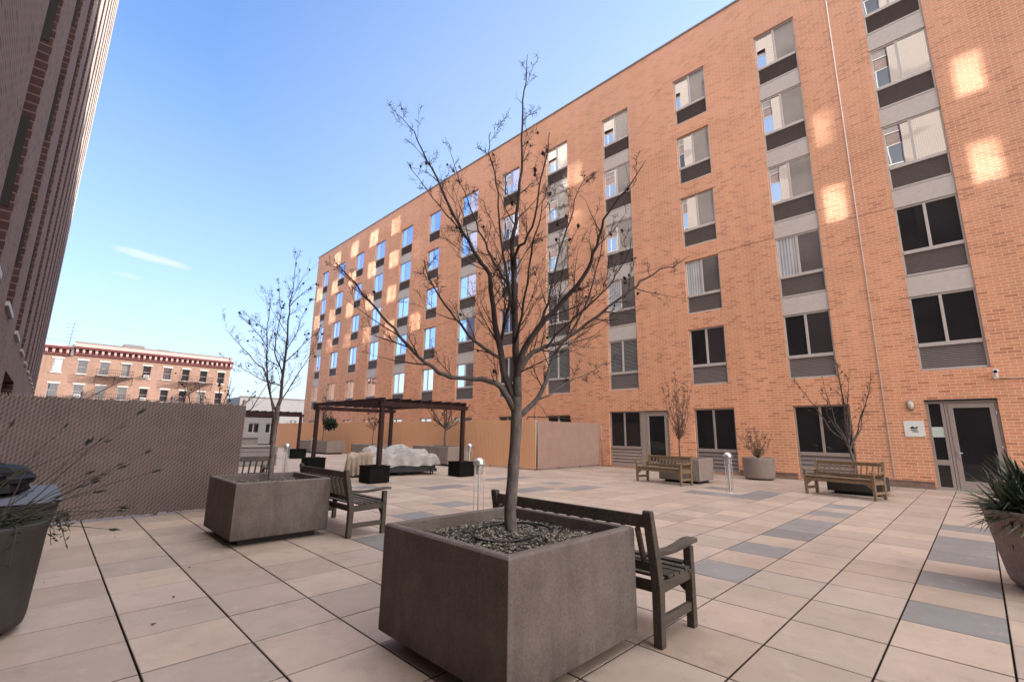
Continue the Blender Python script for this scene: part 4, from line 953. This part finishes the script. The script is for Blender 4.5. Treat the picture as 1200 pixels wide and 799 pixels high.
# ------------------------------------------------------------------ bollard lights
def bollard(label, loc, h=.98):
    t = thing('bollard_light', label, 'bollard light', loc, 0, 'domed aluminium bollard lights')
    m_ = MB(); m_.lathe([(.022, 0), (.022, h - .27)], n=16); m_.build('pole', M_alu, t)
    for k in range(4):
        a = math.pi / 4 + k * math.pi / 2; m_ = MB(); m_.tube([(.085 * math.cos(a), .085 * math.sin(a), 0, .006), (.085 * math.cos(a), .085 * math.sin(a), h - .14, .006)], 8); m_.build('rod', M_alu, t)
    m_ = MB(); m_.lathe([(.03, h - .30), (.06, h - .28), (.062, h - .20)], n=24); 
    m_.build('lamp_body', M_alu, t)
    m_ = MB()
    for k in range(4): m_.lathe([(.05, h - .205 + k * .022), (.078, h - .195 + k * .022), (.078, h - .19 + k * .022), (.05, h - .192 + k * .022)], n=24)
    m_.build('louvre_ring', M_alu, t)
    m_ = MB(); m_.lathe([(.052, h - .22), (.052, h - .10)], n=20); m_.build('lens', M_lampglass, t)
    m_ = MB(); m_.lathe([(.108, h - .125), (.11, h - .11), (.105, h - .075), (.087, h - .038), (.055, h - .011), (.001, h)], n=28, cap0=True); m_.build('dome_cap', M_alu, t)
    m_ = MB(); m_.lathe([(.10, 0), (.10, .012), (.036, .02)], n=24); m_.build('base_plate', M_alu, t)
    return t
bollard('domed bollard light just behind the nearest planter and trunk', (5.6, 6.40, 0), .95)
bollard('domed bollard light standing on grey tiles before the ground floor windows', (12.28, 4.56, 0), .98)
bollard('domed bollard light against the tan fence beside the pergola post', (10.6, 12.65, 0), 1.0)
bollard('domed bollard light farthest away near the far planters', (10.55, 26.0, 0), .95)
bollard('domed bollard light seen behind the slim tree planter', (5.75, 16.2, 0), .95)

# ------------------------------------------------------------------ pergolas
def pergola(label, x0, x1, y0, y1, h, nr=9):
    t = thing('pergola', label, 'pergola', (x0, y0, 0)); w_, d = x1 - x0, y1 - y0
    for (x, y) in ((0, 0), (w_, 0), (0, d), (w_, d)):
        m_ = MB(); m_.box(x - .058, x + .058, y - .058, y + .058, .02, h - .14); m_.build('post', M_pergola, t, .006)
    for x in (0, w_):
        m_ = MB(); m_.box(x - .09, x - .052 + .03, -.2, d + .2, h - .139, h - .03); m_.build('side_beam', M_pergola, t, .005)
    for y in (0, d):
        m_ = MB(); m_.box(-.12, w_ + .12, y + .076, y + .105, h - .27, h - .141); m_.box(-.12, w_ + .12, y - .105, y - .076, h - .27, h - .141); m_.build('cross_beam', M_pergola, t, .005)
    for k in range(nr):
        x = .02 + k * (w_ - .0) / (nr - 1)
        if k in (0, nr - 1): continue
        m_ = MB(); m_.box(x - .022, x + .022, -.28, d + .28, h - .11, h - .03); m_.build('rafter', M_pergola, t, .004)
    return t
pergola('mahogany brown pergola over the covered furniture', 6.76, 9.72, 12.0, 16.5, 2.36)
pergola('farther mahogany pergola partly hidden by the slim tree', 6.3, 9.1, 24.2, 28.2, 2.3)
def ballast(label, x, y, s=.27):
    t = thing('post_box', label, 'planter box', (x, y, 0), group='black ballast boxes around the pergola posts')
    m_ = MB(); hx = s
    for (xa, xb, ya, yb) in ((-hx, hx, -hx, -hx + .03), (-hx, hx, hx - .03, hx), (-hx, -hx + .03, -hx + .031, hx - .031), (hx - .03, hx, -hx + .031, hx - .031)): m_.box(xa, xb, ya, yb, .015, .43)
    m_.build('box', M_black, t, .006); m_ = MB()
    for (xa, xb, ya, yb) in ((-hx - .015, hx + .015, -hx - .015, -hx + .05), (-hx - .015, hx + .015, hx - .05, hx + .015), (-hx - .015, -hx + .05, -hx + .051, hx - .051), (hx - .05, hx + .015, -hx + .051, hx - .051)): m_.box(xa, xb, ya, yb, .432, .46)
    m_.build('rim', M_black, t, .006)
    m_ = MB(); m_.box(-hx + .031, hx - .031, -hx + .031, hx - .031, .0, .38); m_.build('filling', M_soil, t)
    return t
ballast('black box at the near left post of the near pergola', 6.62, 11.95, .30); ballast('black box at the near right post of the near pergola', 9.72, 12.0, .30); ballast('black box at the back left post of the near pergola', 6.78, 16.5, .30); ballast('black box at the back right post of the near pergola', 9.72, 16.5, .28)
ballast('black box at the near right post of the far pergola', 9.1, 24.2, .32); ballast('black box at the near left post of the far pergola', 6.3, 24.2, .32)
t = thing('hanging_basket', 'dark leafy hanging basket under the back left corner of the near pergola', 'basket', (7.12, 16.2, 1.62))
m_ = MB(); rs = random.Random(4)
for k in range(420):
    d = Vector((rs.gauss(0, 1), rs.gauss(0, 1), rs.gauss(0, .9))).normalized() * rs.uniform(.12, .27); a = Vector((rs.gauss(0, 1), rs.gauss(0, 1), rs.gauss(0, 1))).normalized() * .05; b_ = d.cross(a).normalized() * .03
    m_.add([d - a, d + b_, d + a, d - b_], [(0, 1, 2, 3)])
m_.build('foliage', M_mat, t); m_ = MB(); m_.lathe([(.05, -.2), (.15, -.12), (.18, 0)], n=14, cap0=True); m_.build('bowl', M_black, t)
m_ = MB()
for k in range(3): a = k * 2.1; m_.tube([(.17 * math.cos(a), .17 * math.sin(a), 0, .006), (0, 0, .45, .006)], 5)
m_.tube([(0, 0, .45, .006), (0, 0, .47, .006)], 5); m_.build('chain', M_iron, t)

# ------------------------------------------------------------------ covered furniture
def cover(name, label, loc, rz, hx, hy, hfun, hem, mat, seed, under=True):
    t = thing(name, label, 'covered furniture', loc, rz)
    m_ = MB(); nx, ny, ns = 70, 48, 12; vs = []; fs = []
    def top(x, y):
        e = min(1, (1 - abs(x) / hx) * hx / .14, (1 - abs(y) / hy) * hy / .14); e = max(e, 0)
        return hfun(x, y) - (.07 * (1 - e) ** 2) + .09 * noise.noise(Vector((x * 2.6 + seed, y * 2.6, 0))) - .11 * abs(noise.noise(Vector((x * 3.0 + seed * 2, y * 3.0, 4)))) ** .8 - .05 * abs(noise.noise(Vector((x * 8 + seed, y * 7, 7)))) + .02 * noise.noise(Vector((x * 8 + seed, y * 8, 2)))
    for i in range(nx + 1):
        for j in range(ny + 1):
            x = -hx + 2 * hx * i / nx; y = -hy + 2 * hy * j / ny; vs.append((x, y, top(x, y)))
    fs = [(i * (ny + 1) + j, (i + 1) * (ny + 1) + j, (i + 1) * (ny + 1) + j + 1, i * (ny + 1) + j + 1) for i in range(nx) for j in range(ny)]
    per = [(i, 0) for i in range(nx)] + [(nx, j) for j in range(ny)] + [(i, ny) for i in range(nx, 0, -1)] + [(0, j) for j in range(ny, 0, -1)]
    ring = [i * (ny + 1) + j for i, j in per]; P_ = len(per)
    base_v = [Vector(vs[k]) for k in ring]
    cur = ring
    for s in range(1, ns + 1):
        new = []
        for k, bv in enumerate(base_v):
            u = k / P_ * 2 * math.pi; n_ = Vector((bv.x / hx, bv.y / hy, 0)); n_ = Vector((n_.x ** 5, n_.y ** 5, 0)); 
            if n_.length > 0: n_.normalize()
            fold = .05 * math.sin(u * 17 + 2 * noise.noise(Vector((u * 2, seed, 0)))) + .04 * noise.noise(Vector((u * 6, s * .25, seed)))
            hz_ = hem + .05 * noise.noise(Vector((u * 3, seed, 5))); q = s / ns
            z = bv.z + (hz_ - bv.z) * q
            pnt = bv + n_ * (fold * q + .03 * q); vs.append((pnt.x, pnt.y, z)); new.append(len(vs) - 1)
        for k in range(P_): fs.append((cur[k], new[k], new[(k + 1) % P_], cur[(k + 1) % P_]))
        cur = new
    m_.add(vs, fs, 0, True); m_.build('cover', mat, t)
    if under:
        m_ = MB(); m_.box(-hx + .08, hx - .08, -hy + .08, hy - .08, .10, hem + .12)
        for x in (-hx + .15, hx - .15): m_.box(x - .1, x + .1, -hy + .02, hy - .02, .101, .20)
        m_.build('frame', M_bin, t, .01)
        for x in (-hx + .15, -.1, hx - .2):
            for y in (-hy + .12, hy - .12):
                w_ = MB(); w_.lathe([(.03, -.02), (.055, -.02), (.06, 0), (.055, .02), (.03, .02)], n=14); o = w_.build('wheel', M_rubber, t, loc=(x, y, .061)); o.rotation_euler = (R(90), 0, 0)
    return t
cover('covered_sofa', 'pale draped canvas cover over low wheeled furniture beneath the pergola', (8.55, 13.85, 0), R(-12), 1.12, .72, lambda x, y: .66 + .20 * math.exp(-((x - .1) ** 2) / .16) + .13 * math.exp(-((x + .75) ** 2) / .05) + .12 * (y > .1) * min(1, (y - .1) * 5), .30, M_cloth, 3)
cover('covered_chair', 'tan canvas cover over a chair left of the pale draped furniture', (7.12, 13.85, 0), R(-25), .36, .40, lambda x, y: .74 + .05 * x, .07, M_cloth_tan, 8, False)

# ------------------------------------------------------------------ trees
def grow(mb_twig, mb_pod, limbs, seed, dens=1.0, tw_len=.55, pod=.011, npod=.25, zmin=1.7, upb=.55, lvl2=True):
    rs = random.Random(seed)
    def twig(p, d, ln, r, lvl):
        n = 5; pts = [(*p, r)]; q = Vector(p); d = Vector(d)
        kids = []
        for i in range(n):
            d = (d + Vector((rs.gauss(0, .06), rs.gauss(0, .06), rs.gauss(0, .05) + .09 * upb))).normalized()
            q = q + d * ln / n; rr = max(r * (1 - (i + 1) / n * .75), .0013); pts.append((*q, rr)); kids.append((q.copy(), d.copy(), rr, (i + 1) / n))
        mb_twig.tube(pts, 4 if r > .004 else 3, 0, False)
        # short spurs
        for (kq, kd, kr, t_) in kids:
            if lvl < 2 and lvl2 and rs.random() < .62:
                sd_ = kd.cross(Vector((rs.gauss(0, 1), rs.gauss(0, 1), rs.gauss(0, 1)))).normalized()
                nd = (kd * .9 + sd_ * rs.uniform(.4, .8) + Vector((0, 0, .25 * upb))).normalized()
                twig(kq, nd, ln * rs.uniform(.28, .55), max(kr * .7, .0015), lvl + 1)
            if rs.random() < .32:
                sd_ = kd.cross(Vector((rs.gauss(0, 1), rs.gauss(0, 1), rs.gauss(0, 1)))).normalized()
                e = kq + (kd * .5 + sd_) * rs.uniform(.015, .045); mb_twig.tube([(*kq, .0016), (*e, .0011)], 3, 0, False)
                if rs.random() < npod: mb_pod.append((e, pod * rs.uniform(.7, 1.5), rs.uniform(.8, 1.4)))
        if rs.random() < npod * 1.4:
            mb_pod.append((q.copy(), pod * rs.uniform(.8, 1.5), 1.3))
    for li, lm in enumerate(limbs):
        tot = 0
        for a, b_ in zip(lm[:-1], lm[1:]):
            A = Vector(a[:3]); B = Vector(b_[:3]); seg = (B - A).length
            if max(A.z, B.z) < zmin: continue
            cnt = seg * 5.0 * dens
            k = int(cnt) + (1 if rs.random() < cnt - int(cnt) else 0)
            for _ in range(k):
                t_ = rs.random(); p = A.lerp(B, t_); d0 = (B - A).normalized(); r0 = a[3] + (b_[3] - a[3]) * t_
                if r0 > .035 and rs.random() < .75: continue
                sd_ = d0.cross(Vector((rs.gauss(0, 1), rs.gauss(0, 1), rs.gauss(0, .6)))).normalized()
                nd = (d0 * rs.uniform(.5, 1.0) + sd_ * rs.uniform(.5, .9) + Vector((0, 0, .35 * upb))).normalized()
                twig(p, nd, tw_len * rs.uniform(.35, 1.1) * (.32 if b_[3] < .007 else .6 if b_[3] < .012 else 1), min(.006, max(r0 * .4, .0022)), 0)
POD = {}
def pod_mesh(mat):
    if mat.name not in POD:
        m_ = MB(); n, k_ = 8, 5; vs = []
        for i in range(k_ + 1):
            for j in range(n):
                th = math.pi * i / k_; ph = 2 * math.pi * j / n; r_ = 1 + .35 * noise.noise(Vector((math.cos(ph) * math.sin(th), math.sin(ph) * math.sin(th), math.cos(th))) * 2.5)
                vs.append((math.sin(th) * math.cos(ph) * r_, math.sin(th) * math.sin(ph) * r_, -math.cos(th) * r_))
        m_.add(vs, [(i * n + j, i * n + (j + 1) % n, (i + 1) * n + (j + 1) % n, (i + 1) * n + j) for i in range(k_) for j in range(n)])
        o = m_.build('seed_pod', mat); POD[mat.name] = o.data; bpy.data.objects.remove(o)
    return POD[mat.name]
def smooth_limb(l, rs, wob=.005):
    out = []
    n = len(l)
    for i in range(n - 1):
        p0 = Vector(l[max(i - 1, 0)][:3]); p1 = Vector(l[i][:3]); p2 = Vector(l[i + 1][:3]); p3 = Vector(l[min(i + 2, n - 1)][:3])
        for s in range(3):
            t_ = s / 3; q = .5 * ((2 * p1) + (p2 - p0) * t_ + (2 * p0 - 5 * p1 + 4 * p2 - p3) * t_ * t_ + (-p0 + 3 * p1 - 3 * p2 + p3) * t_ ** 3)
            r_ = l[i][3] + (l[i + 1][3] - l[i][3]) * t_
            w_ = wob * min(1, .02 / max(r_, .004)); q += Vector((rs.gauss(0, w_), rs.gauss(0, w_), rs.gauss(0, w_)))
            out.append((*q, r_ * rs.uniform(.95, 1.06)))
    out.append(l[-1]); return out
def tree(label, base, limbs, seed, mats, dens, tw_len, pod, npod, zmin, upb=.55):
    rs = random.Random(seed); B = Vector(base)
    loc = [[(x - B.x, y - B.y, z - B.z, r) for x, y, z, r in l] for l in limbs]
    loc = [smooth_limb(l, rs) for l in loc]
    t = thing('bare_tree', label, 'tree', base)
    m_ = MB(); l0 = list(loc[0]); l0[0] = (*l0[0][:3], l0[0][3] * 1.25)
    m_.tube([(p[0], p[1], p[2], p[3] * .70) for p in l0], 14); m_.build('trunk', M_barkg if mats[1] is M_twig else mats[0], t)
    m_ = MB()
    for l in loc[1:]: m_.tube([(p[0], p[1], p[2], max(p[3] * .76, .0022)) for p in l], 8 if l[0][3] > .015 else 6, 0)
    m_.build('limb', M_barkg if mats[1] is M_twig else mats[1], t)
    a, b_ = MB(), []; grow(a, b_, loc[1:], seed, dens, tw_len, pod, npod, zmin - B.z, upb)
    a.build('twig', mats[1], t); 
    for q, rr, sq in rs.sample(b_, min(len(b_), 60)):
        o = bpy.data.objects.new('seed_pod', pod_mesh(mats[2])); col.objects.link(o); o.parent = t; o.location = q; o.scale = (rr, rr, rr * sq); o.rotation_euler = (rs.uniform(-.6, .6), rs.uniform(-.6, .6), 0)
    return t
tree('large bare branching tree growing from the nearest square planter', (2.49, 2.47, .66), T1, 21, (M_bark, M_twig, M_pod), 1.55, .48, .0095, .02, 1.75)
tree('slim bare tree leaning from the planter before the slatted fence', (2.51, 7.48, .62), T2, 33, (M_bark, M_twig, M_pod), 1.6, .55, .011, .016, 1.9)

def auto_tree(label, base, h, spread, seed, mats, nl=7, dens=1.4, tw=.3, pod=.02, npod=.3, tr=.03, fork=.35, lean=(0, 0)):
    rs = random.Random(seed); b_ = Vector(base); limbs = []
    fk = h * fork; tip = b_ + Vector((lean[0], lean[1], fk))
    limbs.append([(*b_, tr), (*(b_.lerp(tip, .5) + Vector((rs.gauss(0, .02), rs.gauss(0, .02), 0))), tr * .9), (*tip, tr * .8)])
    for k in range(nl):
        a = k / nl * 6.283 + rs.uniform(-.4, .4); el = rs.uniform(.25, 1.0); ln = (h - fk) * rs.uniform(.65, 1.0)
        out = spread * el; st = b_.lerp(tip, rs.uniform(.8, 1.0)); p = Vector(st); l = [(*p, tr * .55)]
        for i in range(1, 6):
            q = i / 5; p = st + Vector((math.cos(a) * out * q ** .8, math.sin(a) * out * q ** .8, ln * q * (1 - .25 * el * (1 - q)))) + Vector((rs.gauss(0, .03), rs.gauss(0, .03), 0)); l.append((*p, tr * .55 * (1 - q * .85)))
        limbs.append(l)
    limbs.append([(*tip, tr * .7), (*(tip + Vector((.03, 0, (h - fk) * .5))), tr * .4), (*(tip + Vector((-.02, .03, h - fk))), .004)])
    return tree(label, base, limbs, seed, mats, dens, tw, pod, npod, base[2] + fk * .8)
tanm = (M_bark, M_twig_tan, M_pod_tan); drk = (M_bark, M_twig, M_pod)
auto_tree('pale budding sapling rising behind the tan bench by the double window', (14.0, 6.62, .57), 2.85, .55, 41, tanm, 9, 2.4, .3, .013, .10, .035, .25)
auto_tree('small wide bare tree leaning behind the bench near the door', (14.62, 2.28, .33), 3.05, 1.35, 42, (M_bark, M_twig, M_pod_tan), 7, 1.0, .34, .014, .12, .05, .30, (-.06, .12))
auto_tree('twiggy pinkish shrub in the round taupe pot', (16.75, 5.25, .62), 1.05, .62, 43, tanm, 14, 2.6, .22, .014, .15, .02, .06)
auto_tree('knobbly pollarded tree in the grey planter behind the pergola', (12.5, 16.6, .66), 2.15, 1.35, 44, drk, 9, 1.3, .4, .02, .05, .07, .45)
auto_tree('spindly sapling in the brown planter under the pergola beam', (12.3, 22.6, .58), 2.4, .7, 45, drk, 6, 1.4, .4, .02, .05, .03, .4)
auto_tree('thin upright sapling in the long grey far planter', (12.35, 29.0, .62), 3.4, .8, 46, drk, 6, 1.3, .5, .02, .05, .04, .4)
auto_tree('spreading bare tree glimpsed behind the brown fence end', (3.6, 16.2, 0), 3.1, 1.9, 47, drk, 7, .6, .6, .02, .02, .07, .3)

# ------------------------------------------------------------------ yucca and dry plants
t = thing('yucca_plant', 'dense dark green yucca with spiky arching leaves in the flared planter', 'plant', (6.93, -.45, .64))
rs = random.Random(9); m_ = MB()
heads = [(-.20, .22, .05), (.15, .05, .1), (-.05, -.18, .12), (-.28, -.02, .04), (.2, .25, .02), (.02, .32, .0), (-.33, .18, -.01), (-.1, .05, .14), (-.24, .34, .0), (-.38, .02, .0), (-.12, .2, .16), (.1, -.2, .05), (-.3, -.2, .03), (.05, .18, .15)]
for hx, hy, hz_ in heads:
    for k in range(80):
        a = rs.uniform(0, 6.283); el = rs.uniform(-.25, 1.35); ln = rs.uniform(.28, .52) * (.8 if el < .1 else 1); wd_ = rs.uniform(.014, .023)
        d = Vector((math.cos(a) * math.cos(el), math.sin(a) * math.cos(el), math.sin(el))); sdv = Vector((-math.sin(a), math.cos(a), 0)); p = Vector((hx, hy, hz_ + rs.uniform(0, .1))); mi = 0 if rs.random() < .66 else (1 if rs.random() < .85 else 2)
        n = 5; drop = rs.uniform(.05, .22) if el < .8 else rs.uniform(0, .06); vs = []
        for i in range(n + 1):
            q = i / n; c_ = p + d * ln * q - Vector((0, 0, drop * q * q)); w_ = wd_ * (.55 + 1.2 * q - 1.72 * q * q) if q < 1 else .0006; nrm = sdv.cross(d)
            vs += [c_ - sdv * w_ + nrm * w_ * .5, c_, c_ + sdv * w_ + nrm * w_ * .5]
        m_.add(vs, [f_ for i in range(n) for f_ in ((i * 3, i * 3 + 1, i * 3 + 4, i * 3 + 3), (i * 3 + 1, i * 3 + 2, i * 3 + 5, i * 3 + 4))], mi, True)
m_.build('leaf', [M_leaf, M_leaf2, M_leaf3], t)
m_ = MB()
for hx, hy, hz_ in heads: m_.tube([(hx * .8, hy * .8, -.02, .045), (hx, hy, hz_ + .06, .035)], 8)
m_.build('stem', M_bark, t)
m_ = MB()
for k in range(4):
    a = 2.0 + k * .4; m_.tube([(.42 * math.cos(a), .42 * math.sin(a), .02, .003), (.56 * math.cos(a), .56 * math.sin(a), .03, .0025), (.62 * math.cos(a), .62 * math.sin(a), -.14 - .05 * k, .002)], 4)
m_.build('dead_stalk', M_leaf3, t)

t = thing('dry_perennial', 'straggling dark perennial with thin stems and pods spilling from the charcoal tub', 'plant', (-.30, 5.0, .66))
rs = random.Random(13); st = MB(); lf = MB()
def leafq(p, d, ln, wd_):
    d = d.normalized(); s_ = d.cross(Vector((rs.gauss(0, 1), rs.gauss(0, 1), rs.gauss(0, 1)))).normalized()
    lf.add([p, p + d * ln * .5 + s_ * wd_, p + d * ln, p + d * ln * .5 - s_ * wd_], [(0, 1, 2, 3)])
for k in range(32):
    a = rs.uniform(-.9, 2.3); ln = rs.uniform(.45, 1.1); el = rs.uniform(.05, .95); p = Vector((rs.uniform(-.25, .25), rs.uniform(-.25, .25), .02)); d = Vector((math.cos(a) * math.cos(el), math.sin(a) * math.cos(el), math.sin(el))); pts = [(*p, .0045)]; q = p
    if p.x + d.x * ln > 1.0: ln *= .7
    for i in range(7):
        d = (d + Vector((rs.gauss(0, .08), rs.gauss(0, .08), rs.gauss(0, .06) - .05))).normalized(); q = q + d * ln / 7
        if q.x < -.42: break
        pts.append((*q, .0045 * (1 - i / 9)))
        if i > 1:
            if i > 3 and rs.random() < .75: leafq(q, d + Vector((rs.gauss(0, .3), rs.gauss(0, .3), rs.gauss(0, .2))), rs.uniform(.05, .10), rs.uniform(.006, .010))
    st.tube(pts, 4, 0, False)
    if len(pts) > 3: leafq(q, d, .09, .010); leafq(q, d, .08, .009)
for k in range(1500):
    a = rs.uniform(0, 6.283); r_ = .40 * math.sqrt(rs.random()); x, y = r_ * math.cos(a), r_ * math.sin(a)
    if x < -.46: continue
    z = .02 + rs.uniform(-.01, .10) * (1 - (r_ / .56) ** 2) + (.0 if r_ < .41 else rs.uniform(.03, .075)); leafq(Vector((x, y, z)), Vector((rs.gauss(0, 1), rs.gauss(0, 1), rs.gauss(0, .45))), rs.uniform(.03, .08), rs.uniform(.004, .009))
for k in range(12):      # trailing over the right rim
    a = rs.uniform(-1.0, 1.2); p = Vector((.40 * math.cos(a), .40 * math.sin(a), .08)); q = p + Vector((math.cos(a) * .08, math.sin(a) * .08, .02)); e = q + Vector((math.cos(a) * rs.uniform(.0, .1), math.sin(a) * .05, -rs.uniform(.05, .3))); st.tube([(*p, .003), (*q, .003), (*e, .002)], 4, 0, False)
    for _ in range(10): leafq(q.lerp(e, rs.random()), Vector((rs.gauss(0, 1), rs.gauss(0, 1), rs.gauss(0, .6))), rs.uniform(.03, .06), .007)
st.build('stem', M_stem, t); lf.build('foliage', M_mat, t)

# leaf litter
rs = random.Random(17); m_ = MB()
for k in range(16):
    x, y = rs.choice([(rs.uniform(.2, 1.6), rs.uniform(4, 9.4)), (rs.uniform(3.5, 16), rs.uniform(.5, 11))]); a = rs.uniform(0, 6.28); l = rs.uniform(.01, .022)
    m_.add([(x + l * math.cos(a + i * 1.57) * (1 if i % 2 else .5), y + l * math.sin(a + i * 1.57) * (1 if i % 2 else .5), .006 + rs.uniform(0, .012)) for i in range(4)], [(0, 1, 2, 3)])
o = tag(m_.build('leaf_litter', M_pod), 'scattered dry leaf bits lying on the paving', 'leaves'); o['kind'] = 'stuff'
